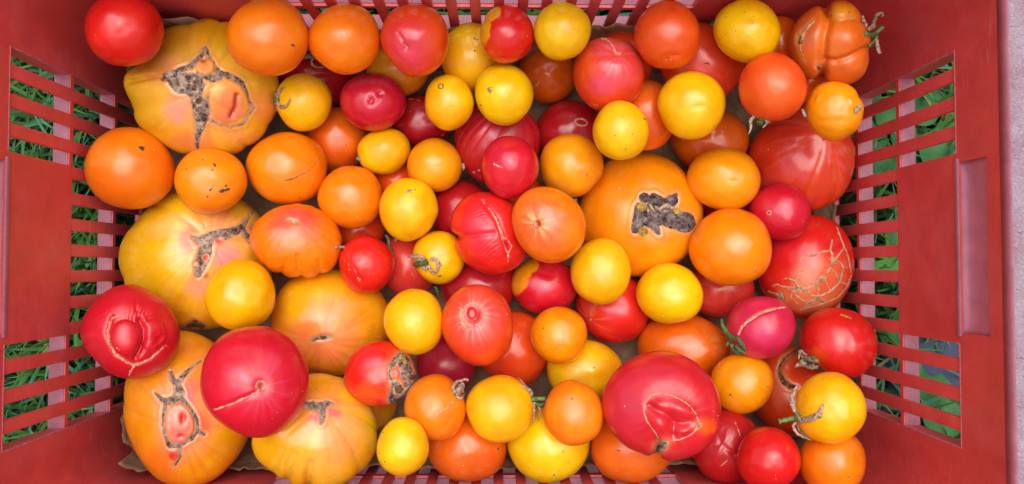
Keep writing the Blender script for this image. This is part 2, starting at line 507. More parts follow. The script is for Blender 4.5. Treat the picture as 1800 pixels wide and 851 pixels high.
for k, (wx, wy, leaves, lab) in enumerate(WEEDS):
    root = empty('leafy_weed', (wx, wy, GZ)); tag(root, lab, 'weed', 'leafy weeds outside the right end')
    for j, (dx, dy, h, a, L, W, mi) in enumerate(leaves):
        bx = (wx+dx, wy+dy, GZ+h)
        st = tube_mesh('stalk', catmull([(wx, wy, GZ-0.004), (wx+dx*.6, wy+dy*.6, GZ+h*.7), bx], 3), 0.0008, 5)
        link('stalk', st, root, STALK)
        link('leaf', leaf_mesh(bx, R(a), L, W, 0.35, 0.25, k*10+j), root, LEAFM[mi])

# the slate-blue cloth lying on the grass beyond the lower right slots
def build_cloth():
    n = 40
    u = np.linspace(-1, 1, n); U, V = np.meshgrid(u, u)
    U = U.ravel(); V = V.ravel()
    x = 0.388+U*0.060*(1+0.06*np.sin(V*5)); y = -0.082+V*0.040*(1+0.08*np.sin(U*4+1))
    z = GZ+0.030+0.007*fbm(U*2.2, V*2.2, 3.3)+0.004*np.abs(fbm(U*4, V*2+U*3, 1.1))-0.016*np.maximum(np.abs(U), np.abs(V))**6
    top = np.stack([x, y, z], 1); bot = np.stack([x, y, np.full_like(z, GZ+0.002)], 1)
    i = np.arange((n-1)*n).reshape(n-1, n)[:, :-1].ravel()
    q = np.stack([i, i+1, i+n+1, i+n], 1)
    m = n*n
    ring = np.concatenate([np.arange(n), np.arange(1, n)*n+n-1, (n-1)*n+np.arange(n-2, -1, -1), np.arange(n-2, 0, -1)*n])
    r2 = np.roll(ring, -1)
    q2 = np.stack([ring, ring+m, r2+m, r2], 1)
    me = mesh_np('folded_cloth', np.concatenate([top, bot]), np.concatenate([q, q[:, ::-1]+m, q2]))
    o = link('folded_cloth', me, None, mat_plain('slate_blue_cloth', lin('#3a3f58'), 0.85, 0.25, 900, 0.4))
    tag(o, 'slate-blue cloth on the grass, seen through the lower right slots', 'cloth')
build_cloth()

# ------------------------------------------------------------------ the crate
CR = empty('harvest_crate', ((X0+X1)/2, (Y0+Y1)/2, -0.012))
tag(CR, 'worn red plastic harvest crate with slotted walls, full of tomatoes', 'crate')
TH = 0.0042
PITCH = 0.01771; S0 = 0.1274; SH = 0.0046
SLOTC = [S0-PITCH*i for i in range(14)]
ZB, ZT, ZM = 0.006, 0.183, 0.1125
LEDGE_Z = (-0.010, 0.0515, 0.1145)
UP_LO = SLOTC[3]-SH; LO_HI = SLOTC[10]+SH            # the plain middle of the end wall lies between these
HOLE = (-0.0386, 0.0640, 0.1865, 0.2135)
def end_panel(side):
    xi = X1 if side > 0 else X0
    xo = xi+side*TH
    def bx(y0, y1, z0, z1, i=0.0, o=0.0):
        a, b = xi+side*i, xo-side*o
        return (min(a, b), max(a, b), y0, y1, z0, z1)
    top_s = SLOTC[0]+SH; bot_s = SLOTC[13]-SH
    boxes = [bx(Y0-TH, Y1+TH, -0.012, ZB), bx(top_s, Y1+TH, ZB, TOPZ-.008), bx(Y0-TH, bot_s, ZB, TOPZ-.008),
             bx(bot_s, top_s, ZT, HOLE[2]), bx(bot_s, HOLE[0], HOLE[2], HOLE[3]), bx(HOLE[1], top_s, HOLE[2], HOLE[3]),
             bx(bot_s, top_s, HOLE[3], TOPZ-.008), bx(LO_HI, UP_LO, ZM, ZT)]
    for (ya, yb, za, zb) in ((top_s+.0002, top_s+.0032, -.010, ZT+.002), (bot_s-.0032, bot_s-.0002, -.010, ZT+.002)):
        boxes.append(bx(ya, yb, za, zb, TH-.0005, -.0082))
    p = link('end_panel', bm_boxes('end_panel', boxes), CR, CRATE, False)
    for i in range(13):
        hi = SLOTC[i]-SH; lo = SLOTC[i+1]+SH
        zt = ZT if (i < 3 or i > 9) else ZM
        me = bm_boxes('slat', [bx(lo, hi, ZB-.001, zt+.001, 0.0004, 0.0007)], 0.0006)
        link('slat', me, p, CRATE, True)
    # rubbed, paler edges where the slot groups end
    for (ya, yb, za, zb) in ((bot_s-.0011, bot_s+.0001, ZB, ZT), (bot_s-.0011, LO_HI, ZT-.0001, ZT+.0010), (UP_LO, top_s+.0011, ZT-.0001, ZT+.0010), (top_s-.0001, top_s+.0009, ZB, ZT)):
        a, b = xi-side*0.0003, xi+side*0.0015
        link('worn_edge', bm_boxes('worn_edge', [(min(a, b), max(a, b), ya, yb, za, zb)], 0.0003), p, WORN, True)
    # ledges outside: chalky shelves seen through the slots, sky glow painted into their pink
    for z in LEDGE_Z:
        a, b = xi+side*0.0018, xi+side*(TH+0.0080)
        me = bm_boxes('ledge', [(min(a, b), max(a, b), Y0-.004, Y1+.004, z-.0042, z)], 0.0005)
        link('ledge', me, p, CHALK_GLOW, True)
        a, b = xi+side*0.0009, xi+side*0.0017
        me = bm_boxes('ledge_web', [(min(a, b), max(a, b), bot_s-.001, top_s+.001, z-.0046, z-.0002)])
        if z > 0: link('ledge_web', me, p, CRATE, False)
    # hand-hold: a closed trough behind the opening, its sloping back facing up into the crate
    y0, y1, z0, z1 = HOLE
    prof = [(0.0008, z0-.002), (0.0008, z0-.0001), (0.0030, z0+.0006), (0.0042, z0+.0024), (0.0046, z0+.007), (0.0042, z0+.014), (0.0034, z1-.003), (0.0026, z1+.001), (0.0012, z1+.002)]
    ny = 24; vs = []; fs = []
    for j in range(ny+1):
        yy = y0-.001+(y1-y0+.002)*j/ny
        e = min(j, ny-j)/2.2
        k = 1.0 if e >= 1 else (0.35+0.65*math.sin(e*math.pi/2))
        for (dx, zz) in prof:
            vs.append((xi+side*(0.0008+(dx-.0008)*k), yy, zz))
    m = len(prof)
    for j in range(ny):
        for i in range(m-1):
            a = j*m+i
            fs.append((a, a+1, a+m+1, a+m))
    me = bpy.data.meshes.new('hand_hold'); me.from_pydata(vs, [], fs); me.update()
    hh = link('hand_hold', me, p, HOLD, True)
    md = hh.modifiers.new('thickness', 'SOLIDIFY'); md.thickness = 0.002; md.offset = -1 if side > 0 else 1
    # raised border under the hand-hold, its bevel highlight painted as paler pink
    a, b = xi-side*0.0012, xi+side*0.002
    f = 0.0042
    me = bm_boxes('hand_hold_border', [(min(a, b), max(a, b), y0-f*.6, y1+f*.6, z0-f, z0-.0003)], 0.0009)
    link('hand_hold_border', me, p, CHALK_GLOW, True)
    return p
end_panel(1); end_panel(-1)

ZS = 0.150
BP = 0.0164; BAR0 = -0.0149; BW = 0.0036
def side_panel(side):
    yi = Y1 if side > 0 else Y0
    def bx(x0, x1, z0, z1, i=0.0, o=0.0):
        a, b = yi+side*i, yi+side*(TH-o)
        return (x0, x1, min(a, b), max(a, b), z0, z1)
    k0, k1 = -9, 9
    xa = BAR0+BP*k0-BW; xb = BAR0+BP*k1+BW
    boxes = [bx(X0, X1, -.012, ZB), bx(X0, xa, ZB, TOPZ-.008), bx(xb, X1, ZB, TOPZ-.008), bx(xa, xb, ZS, TOPZ-.008)]
    p = link('side_panel', bm_boxes('side_panel', boxes), CR, CRATE, False)
    for k in range(k0+1, k1):
        x = BAR0+BP*k
        link('slat', bm_boxes('slat', [bx(x-BW, x+BW, ZB-.001, ZS+.001, 0.0004, 0.0007)], 0.0006), p, CRATE, True)
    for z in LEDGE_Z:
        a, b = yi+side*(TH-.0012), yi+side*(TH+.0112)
        link('ledge', bm_boxes('ledge', [(X0-.003, X1+.003, min(a, b), max(a, b), z-.0042, z)], 0.0005), p, CHALK_GLOW, True)
        a, b = yi+side*0.0009, yi+side*(TH-.0014)
        if z > 0: link('ledge_web', bm_boxes('ledge_web', [(xa, xb, min(a, b), max(a, b), z-.0046, z-.0002)]), p, CRATE, False)
    return p
side_panel(1); side_panel(-1)
# floor, rounded inner corners, rim
link('base', bm_boxes('base', [(X0+.0005, X1-.0005, Y0+.0005, Y1-.0005, -.012, -.004)]), CR, CRATE, False)
for sx in (1, -1):
    for sy in (1, -1):
        r = 0.030
        cx = (X1 if sx > 0 else X0)-sx*r; cy = (Y1 if sy > 0 else Y0)-sy*r
        vs = []; fs = []; n = 16
        for i in range(n+1):
            a = math.pi/2*i/n
            # concave fillet with a solid back in the corner
            vs += [(cx+sx*r*math.cos(a)*1.0, cy+sy*r*math.sin(a), -.004), (cx+sx*r*math.cos(a), cy+sy*r*math.sin(a), TOPZ-.009)]
        for i in range(n):
            fs.append((2*i, 2*i+1, 2*i+3, 2*i+2))
        me = bpy.data.meshes.new('corner_post'); me.from_pydata(vs, [], fs); me.update()
        if me.polygons[n//2].normal.dot(Vector((sx, sy, 0))) > 0: me.flip_normals()
        cp = link('corner_post', me, CR, CRATE, True)
        cp.data.update()

def build_rim():
    # an inverted U that runs round the top: inner lip, rounded crown, outer skirt
    prof = [(-0.0002, TOPZ-.0085), (-0.0002, TOPZ-.002), (0.0012, TOPZ-.0004), (0.0035, TOPZ), (0.0065, TOPZ+.0006), (0.014, TOPZ+.0008), (0.0185, TOPZ), (0.0210, TOPZ-.002), (0.0218, TOPZ-.006), (0.0218, TOPZ-.016), (0.0200, TOPZ-.016), (0.0198, TOPZ-.007), (0.0175, TOPZ-.004), (0.005, TOPZ-.004), (0.0044, TOPZ-.0085)]
    vs = []; fs = []
    ring = []
    nc = 6
    for (sx, sy, a0) in ((1, 1, 0), (-1, 1, 90), (-1, -1, 180), (1, -1, 270)):
        for i in range(nc+1):
            ring.append((sx, sy, R(a0+90*i/nc)))
    m = len(prof)
    rr = 0.020
    for (sx, sy, a) in ring:
        cx = (X1 if sx > 0 else X0)-sx*rr; cy = (Y1 if sy > 0 else Y0)-sy*rr
        for (d, z) in prof:
            vs.append((cx+(rr+d)*math.cos(a), cy+(rr+d)*math.sin(a), z))
    N = len(ring)
    for i in range(N):
        j = (i+1) % N
        for k in range(m):
            l = (k+1) % m
            fs.append((i*m+k, j*m+k, j*m+l, i*m+l))
    me = bpy.data.meshes.new('rim'); me.from_pydata(vs, [], fs); me.update()
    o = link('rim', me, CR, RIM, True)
    me.materials.append(CHALK_GLOW)
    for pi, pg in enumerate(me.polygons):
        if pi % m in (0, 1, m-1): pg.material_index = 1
build_rim()

# ------------------------------------------------------------------ kraft paper lining
def build_paper():
    cx, cy = (X0+X1)/2, (Y0+Y1)/2
    hx, hy = (X1-X0)/2, (Y1-Y0)/2
    rc = 0.036
    # rounded rectangle, by arc length
    pts = []
    for (sx, sy, a0) in ((1, 1, 0), (-1, 1, 90), (-1, -1, 180), (1, -1, 270)):
        for i in range(13):
            a = R(a0+7.5*i)
            pts.append((sx*(hx-rc)+rc*math.cos(a), sy*(hy-rc)+rc*math.sin(a), math.cos(a), math.sin(a)))
    pts = np.array(pts+[pts[0]])
    L = np.concatenate([[0], np.cumsum(np.hypot(*np.diff(pts[:, :2], axis=0).T))])
    n = 520
    s = np.linspace(0, L[-1], n+1)[:-1]
    bx = np.interp(s, L, pts[:, 0]); by = np.interp(s, L, pts[:, 1]); nx = np.interp(s, L, pts[:, 2]); ny = np.interp(s, L, pts[:, 3])
    wx, wy = cx+bx, cy+by
    h = 0.048+0.012*fbm(wx*16, wy*16, 0.3, 3)+0.004*fbm(wx*60, wy*60, 1.3, 2)
    left_low = np.exp(-((wy+0.125)/0.045)**2)*(wx < X0+.03)
    ends = np.maximum((wx < X0+.012), (wx > X1-.012))*1.0
    h = h-0.030*ends+0.032*left_low
    up_ = (wy > Y1-.03)
    h = h+up_*(0.024+0.020*np.exp(-((wx-0.085)/0.03)**2)+0.036*np.exp(-((wx+0.222)/0.035)**2)+0.010*np.exp(-((wx+0.02)/0.02)**2))
    rows = []
    for k in range(12):                       # the bottom, ring by ring
        f = k/11
        sc = f**0.7
        ox, oy = bx*sc*0.955, by*sc*0.93
        z = 0.002+0.006*np.abs(fbm((cx+ox)*30, (cy+oy)*30, 0.5, 3))
        rows.append(np.stack([cx+ox, cy+oy, z], 1))
    m = 14
    for k in range(1, m+1):                   # the turned-up sides
        t = k/m
        off = 0.013*(1-t)**1.3+0.0035+0.0045*np.abs(fbm(s*55, t*2.2, 0.0, 3))+0.003*np.abs(fbm(s*160, t*4, 4.0, 2))+left_low*0.007*(1-0.5*t)
        z = 0.003+h*t+0.002*fbm(s*90, t*5, 2.0, 2)*t
        rows.append(np.stack([wx-nx*off, wy-ny*off, z], 1))
    V = np.concatenate(rows)
    q = []
    j = np.arange(n); jn = (j+1) % n
    for k in range(len(rows)-1):
        a = k*n
        q.append(np.stack([a+j, a+jn, a+n+jn, a+n+j], 1))
    me = mesh_np('paper_liner', V, np.concatenate(q))
    o = link('paper_liner', me, None, PAPER)
    md = o.modifiers.new('thickness', 'SOLIDIFY'); md.thickness = 0.0005
    tag(o, 'crumpled brown kraft paper lining the crate under the tomatoes', 'paper')
build_paper()

# ------------------------------------------------------------------ tomatoes: the builder
# Colours: [main, variant] skin colours
PAL = {
    'Y': ('#efb806', '#eea604'),      # yellow
    'LY': ('#eac008', '#e6b004'),     # lemon yellow
    'A': ('#ec9208', '#e98408'),      # amber
    'O': ('#ea7f08', '#e7720a'),      # orange
    'DO': ('#dc620e', '#d65412'),     # deep orange
    'RO': ('#dc4a16', '#d63c18'),     # red-orange
    'R': ('#d62416', '#cf1c18'),      # red
    'C': ('#c4162c', '#bd142a'),      # crimson
    'P': ('#c22348', '#bb1c3c'),      # pink-crimson
    'D': ('#b4191d', '#a8161f'),      # deep red
    'HY': ('#e5b40c', '#e5a00c'),     # heirloom gold
    'HO': ('#e4a00e', '#e18710'),
    'C2': ('#c6222a', '#bf1f28'),     # heirloom gold-orange
    'BO': ('#da6c16', '#cf5c16'),
    'R2': ('#de4022', '#d83a20'),
    'PK': ('#cf3a30', '#c42c30'),     # pinkish red
}
TOMS = []
def T(label, pal, cx, cy, rx, ry, rot=0, L=1, th=0.92, res=1, ob=(), f=(), parts=(), ph=None):
    TOMS.append(dict(label=label, pal=pal, cx=cx, cy=cy, rx=rx, ry=ry, rot=rot, L=L, th=th, res=res, ob=ob, f=f, parts=parts))

def axis_frame(cx, cy):
    d = ray_dir(cx, cy)
    E1 = C2W @ np.array([1.0, 0, 0]); E2 = C2W @ np.array([0, -1.0, 0])      # image right, image down
    w = -d/np.linalg.norm(d)
    e1 = E1-w*E1.dot(w); e2 = E2-w*E2.dot(w)
    return d, w, e1, e2

def ellipsoid_matrix(t, tz):
    """A such that x^T A x = 1 on the tomato's ellipsoid about its centre, at view depth tz"""
    d, w, e1, e2 = axis_frame(t['cx'], t['cy'])
    F = tz/FPX
    c, s = math.cos(R(t['rot'])), math.sin(R(t['rot']))
    a1 = (e1*c+e2*s)*t['rx']*F; a2 = (-e1*s+e2*c)*t['ry']*F; a3 = w*t['cz']*F
    B = np.stack([a1, a2, a3], 1)
    Bi = np.linalg.inv(B)
    return CPOS+d*tz, Bi.T @ Bi, B

def settle():
    """lower every tomato along its line of sight until it rests on the ones below, the paper or a wall"""
    order = sorted(range(len(TOMS)), key=lambda i: (TOMS[i]['L'], i))
    placed = []
    for i in order:
        t = TOMS[i]
        t['cz'] = t['th']*0.5*(t['rx']+t['ry'])
        best = None
        tz = 0.40
        while tz < 0.70:
            P, A, B = ellipsoid_matrix(t, tz)
            ext = np.sqrt((B**2).sum(1))
            if P[2]-ext[2] < 0.003: break
            if P[0]-ext[0]*.97 < X0+.001 or P[0]+ext[0]*.97 > X1-.001 or P[1]-ext[1]*.97 < Y0+.001 or P[1]+ext[1]*.97 > Y1-.001:
                break
            hit = False
            for (Q, Aq) in placed:
                v = Q-P; dist = np.linalg.norm(v)
                u = v/dist
                r1 = 1/math.sqrt(u @ A @ u); r2 = 1/math.sqrt(u @ Aq @ u)
                if dist < (r1+r2)*0.955:
                    hit = True; break
            if hit: break
            best = tz
            tz += 0.0012
        if best is None: best = 0.42
        t['tz'] = best
        P, A, B = ellipsoid_matrix(t, best)
        placed.append((P, A))
        t['P'] = P

def seg_sd(pu, pv, stroke):
    """signed distance (pixels) to a polyline whose points carry radii"""
    sd = np.full(pu.shape, 1e9)
    if len(stroke) == 1:
        x, y, r = stroke[0]
        return np.hypot(pu-x, pv-y)-r
    for (x0, y0, r0), (x1, y1, r1) in zip(stroke[:-1], stroke[1:]):
        dx, dy = x1-x0, y1-y0
        k = np.clip(((pu-x0)*dx+(pv-y0)*dy)/(dx*dx+dy*dy+1e-9), 0, 1)
        sd = np.minimum(sd, np.hypot(pu-x0-k*dx, pv-y0-k*dy)-(r0+(r1-r0)*k))
    return sd

def pl(pts, r):
    return [(p[0], p[1], p[2] if len(p) > 2 else r) for p in pts]

def build_tomato(t, idx):
    rg = np.random.RandomState(100+idx)
    cx, cy, rx, ry = t['cx'], t['cy'], t['rx'], t['ry']
    d, w, e1, e2 = axis_frame(cx, cy)
    F = t['tz']/FPX
    P = t['P']
    nt_ = int({0: 40, 1: 72, 2: 120, 3: 220}[t['res']]); nf = int({0: 20, 1: 36, 2: 60, 3: 110}[t['res']])
    phi = np.concatenate([np.linspace(0, R(100), nf+1)[1:], np.linspace(R(100), R(180), nf//4+2)[1:-1]])
    th = np.arange(nt_)*2*np.pi/nt_
    PH, TH_ = np.meshgrid(phi, th, indexing='ij')
    x = (np.sin(PH)*np.cos(TH_)).ravel(); y = (np.sin(PH)*np.sin(TH_)).ravel(); z = np.cos(PH).ravel()
    x = np.concatenate([[0], x, [0]]); y = np.concatenate([[0], y, [0]]); z = np.concatenate([[1], z, [-1]])
    az = np.arctan2(y, x)          # in the tomato's own (rotated) frame, image down = +90
    c, s = math.cos(R(t['rot'])), math.sin(R(t['rot']))
    # outline
    m = np.ones_like(x)
    pz = rg.uniform(0, 6.28, 4)
    m += 0.012*np.cos(2*az+pz[0])+0.016*np.cos(3*az+pz[1])+0.006*np.cos(5*az+pz[2])
    azi = np.arctan2(s*np.cos(az)*rx+c*np.sin(az)*ry, c*np.cos(az)*rx-s*np.sin(az)*ry)
    for (a, amp, wd) in t['ob']:
        dd = (azi+R(a)+np.pi) % (2*np.pi)-np.pi        # a: degrees anticlockwise from image right
        m += amp*np.exp(-(dd/R(wd))**2)
    m = 1+(m-1)*np.sqrt(x*x+y*y)**1.5
    lx, ly = rx*x*m, ry*y*m
    du = c*lx-s*ly; dv = s*lx+c*ly
    # squarish or roundish profile, slightly lumpy
    hz = t['cz']*z*(1+0.02*np.cos(3*az+pz[3])*(x*x+y*y))
    lump = 0.012*rx*fbm(x*1.6+idx*3.1, y*1.6, z*1.6, 2)
    V = P+(du[:, None]*e1+dv[:, None]*e2+(hz+lump*z)[:, None]*w)*F
    # outward normal of the plain ellipsoid
    N = (x/rx)[:, None]*(c*e1+s*e2)+(y/ry)[:, None]*(-s*e1+c*e2)+(z/t['cz'])[:, None]*w
    N /= np.linalg.norm(N, axis=1)[:, None]
    pu, pv = project(V)
    front = smooth((z+0.15)/0.3)
    base, var = lin(PAL[t['pal']][0]), lin(PAL[t['pal']][1])
    n1 = fbm(x*1.3+idx*7.7, y*1.3+2.2, z*1.3, 3)
    col = base+(var-base)*smooth(0.5+1.4*n1)[:, None]
    hue = 1+rg.uniform(-0.07, 0.07)
    col = col*np.array([1, hue, hue])
    disp = np.zeros_like(x)
    D = np.stack([x, y, z], 1)
    disp += 0.038*rx*fbm(x*1.9+idx*5.3, y*1.9+1.7*idx, z*1.9, 2)*(0.35+0.65*np.clip(z, 0, 1))
    def pole_dir(u, v):
        lu, lv = u-cx, v-cy
        a, b = (c*lu+s*lv)/rx, (-s*lu+c*lv)/ry
        r = math.hypot(a, b)
        if r > 0.98: a, b = a*.98/r, b*.98/r; r = .98
        return np.array([a, b, math.sqrt(1-r*r)])
    def polar(u, v):
        p = pole_dir(u, v)
        cg = np.clip(D @ p, -1, 1); g = np.arccos(cg)
        t1 = np.cross(p, [0.3, 1, 0.2]); t1 /= np.linalg.norm(t1); t2 = np.cross(p, t1)
        return g, np.arctan2(D @ t2, D @ t1)
    def mixc(col, k, hexc):
        return col+(lin(hexc)-col)*np.clip(k, 0, 1)[:, None]
    for ft in t['f']:
        k = ft[0]
        if k == 'dim':               # dent (positive depth) or swelling (negative)
            _, u, v, r, dep = ft
            ru, rv, ro = r if hasattr(r, '__len__') else (r, r, 0)
            ca, sa = math.cos(R(ro)), math.sin(R(ro))
            a = ((pu-u)*ca+(pv-v)*sa)/ru; b = (-(pu-u)*sa+(pv-v)*ca)/rv
            disp -= dep*np.exp(-(a*a+b*b)*1.2)*front
        elif k == 'knob':            # steep-sided swelling
            _, u, v, r, h = ft
            ru, rv, ro = r if hasattr(r, '__len__') else (r, r, 0)
            ca, sa = math.cos(R(ro)), math.sin(R(ro))
            a = ((pu-u)*ca+(pv-v)*sa)/ru; b = (-(pu-u)*sa+(pv-v)*ca)/rv
            disp += h*np.sqrt(np.clip(1-(a*a+b*b), 0, 1))*front
        elif k == 'crease':
            _, pts, wd, dep = ft
            sd = seg_sd(pu, pv, pl(pts, 0))
            disp -= dep*np.exp(-(sd/wd)**2*1.3)*front
        elif k == 'ribs':
            _, u, v, n, amp, pw = ft
            g, ps = polar(u, v)
            wob = ps+0.35*np.sin(2*ps+idx)+0.2*np.sin(3*ps+2*idx)
            disp -= amp*rx*(1-np.abs(np.sin(wob*n/2)))**1.6*np.sin(np.clip(g, 0, np.pi))**pw
        elif k == 'blob':
            _, u, v, r, hexc, st = ft
            ru, rv, ro = r if hasattr(r, '__len__') else (r, r, 0)
            ca, sa = math.cos(R(ro)), math.sin(R(ro))
            a = ((pu-u)*ca+(pv-v)*sa)/ru; b = (-(pu-u)*sa+(pv-v)*ca)/rv
            q = np.sqrt(a*a+b*b)+0.25*fbm(pu/max(ru, rv)*2, pv/max(ru, rv)*2, idx)
            col = mixc(col, st*smooth(1.35-q)*front, hexc)
        elif k == 'sharp':           # patch with a crisp wavy border
            _, u, v, r, hexc, st = ft
            ru, rv, ro = r if hasattr(r, '__len__') else (r, r, 0)
            ca, sa = math.cos(R(ro)), math.sin(R(ro))
            a = ((pu-u)*ca+(pv-v)*sa)/ru; b = (-(pu-u)*sa+(pv-v)*ca)/rv
            q = np.sqrt(a*a+b*b)+0.22*fbm(pu/14, pv/14, idx, 2)
            col = mixc(col, st*smooth((1.0-q)/0.22+.5)*front, hexc)
        elif k == 'streak':          # colour rays out of a pole
            _, u, v, hexc, st, n, ext = ft
            g, ps = polar(u, v)
            r_ = 0.5+0.5*fbm(np.cos(ps)*n/2+3, np.sin(ps)*n/2+idx, g*0.5, 2)
            col = mixc(col, st*smooth((r_-0.42)*3)*smooth(1.2-g/ext)*smooth(g/0.12), hexc)
        elif k == 'glow':            # colour cap round a pole, radius in radians
            _, u, v, hexc, st, ext = ft
            g, ps = polar(u, v)
            col = mixc(col, st*smooth(1.4-(g+0.12*fbm(np.cos(ps)*2, np.sin(ps)*2, idx, 2))/ext), hexc)
        elif k == 'line':
            _, pts, wd, hexc, st = ft
            sd = seg_sd(pu, pv, pl(pts, 0))
            col = mixc(col, st*np.exp(-(sd/wd)**2)*front, hexc)
        elif k == 'wr':              # wrinkled skin
            _, u, v, r, amp, fr, dirx, diry = ft
            msk = smooth(1.25-np.hypot(pu-u, pv-v)/r)*front
            q = (pu*dirx+pv*diry)*fr/10+1.5*fbm(pu/18, pv/18, idx, 2)
            disp -= amp*np.abs(np.sin(q))**0.7*msk*(0.5+0.5*fbm(pu/9, pv/9, 1+idx, 2))
    for pt in t['parts']:                # skin puckers into the larger scars and is discoloured along their margins
        if pt[0] != 'scar' or (len(pt) > 3 and pt[3] in ('tan', 'fleck', 'ochre', 'stem')) or t['res'] < 2: continue
        sd = np.full(x.shape, 1e9)
        for st in pt[1]: sd = np.minimum(sd, seg_sd(pu, pv, st))
        for (hu, hv, ha, hb, hr) in (pt[2] if len(pt) > 2 else ()):
            ca, sa = math.cos(R(hr)), math.sin(R(hr))
            q = np.hypot(((pu-hu)*ca+(pv-hv)*sa)/ha, (-(pu-hu)*sa+(pv-hv)*ca)/hb)
            sd = np.maximum(sd, -(q-1)*min(ha, hb))
        sd = sd+1.5*fbm(pu/5, pv/5, idx, 2)
        disp += (0.9*np.exp(-((sd-4)/3.2)**2)-1.0*smooth(-sd/4+.3))*front
        col = mixc(col, 0.6*np.exp(-(np.clip(sd, 0, None)/3.2)**2)*front, '#b97f52')
        col = mixc(col, 0.25*np.exp(-(np.clip(sd, 0, None)/9)**2)*front, '#dd8a5c')
    V = V+N*(disp*F)[:, None]
    nr = len(phi)
    quads = []; tris = []
    jj = np.arange(nt_); jn = (jj+1) % nt_
    for r in range(nr-1):
        a = 1+r*nt_
        quads.append(np.stack([a+jj, a+nt_+jj, a+nt_+jn, a+jn], 1))
    tris.append(np.stack([np.zeros(nt_, int), 1+jj, 1+jn], 1))
    a = 1+(nr-1)*nt_; last = len(V)-1
    tris.append(np.stack([a+jj, np.full(nt_, last), a+jn], 1))
    Q = np.concatenate(quads)[:, ::-1]; Tr = np.concatenate(tris)[:, ::-1]
    me = mesh_np('tomato', V, Q, Tr, np.clip(col, 0, 1))
    # make sure that faces point outwards
    if np.dot(np.cross(V[1+1]-V[0], V[1]-V[0]), w) < 0 and me.polygons[len(Q)].normal.dot(Vector(w)) < 0:
        me.flip_normals()
    elif me.polygons[len(Q)].normal.dot(Vector(w)) < 0:
        me.flip_normals()
    o = link('tomato', me, None, SKIN, True, origin=P)
    tag(o, t['label'], 'tomato', 'tomatoes heaped in the crate')
    rb = random.Random(900+idx)
    auto = []
    if t['res'] == 1:
        for _ in range(rb.choice((0, 1, 1, 2, 3))):
            a_, q_ = rb.uniform(0, 6.28), rb.uniform(.25, .8)
            auto.append(('dots', [(cx+rx*q_*math.cos(a_), cy+ry*q_*math.sin(a_), rb.uniform(.7, 1.5))], rb.choice(('tan', 'brown', 'cork'))))
    t['parts'] = list(t['parts'])+auto
    if t['parts']:
        bvh = BVHTree.FromPolygons([tuple(v) for v in V.tolist()], [tuple(q) for q in Q.tolist()]+[tuple(q) for q in Tr.tolist()])
        ctx = dict(o=o, bvh=bvh, P=P, w=w, F=F, t=t, d=d, e1=e1, e2=e2)
        for k, pt in enumerate(t['parts']):
            globals()['part_'+pt[0]](ctx, k+idx*17, *pt[1:])
    return o

def cast(ctx, u, v, h):
    """point on the skin under a photograph pixel, lifted h pixels; beyond the outline, in the plane of the tomato's centre"""
    dv = Vector(ray_dir(u, v)).normalized()
    loc, nor, _, _ = ctx['bvh'].ray_cast(Vector(CPOS), dv)
    if loc is None:
        k = ctx['t']['tz']
        return CPOS+ray_dir(u, v)*k+ctx['w']*h*ctx['F']
    if nor.dot(dv) > 0: nor = -nor
    nn = np.array(nor)*0.6+ctx['w']*0.6
    return np.array(loc)+nn*h*ctx['F']

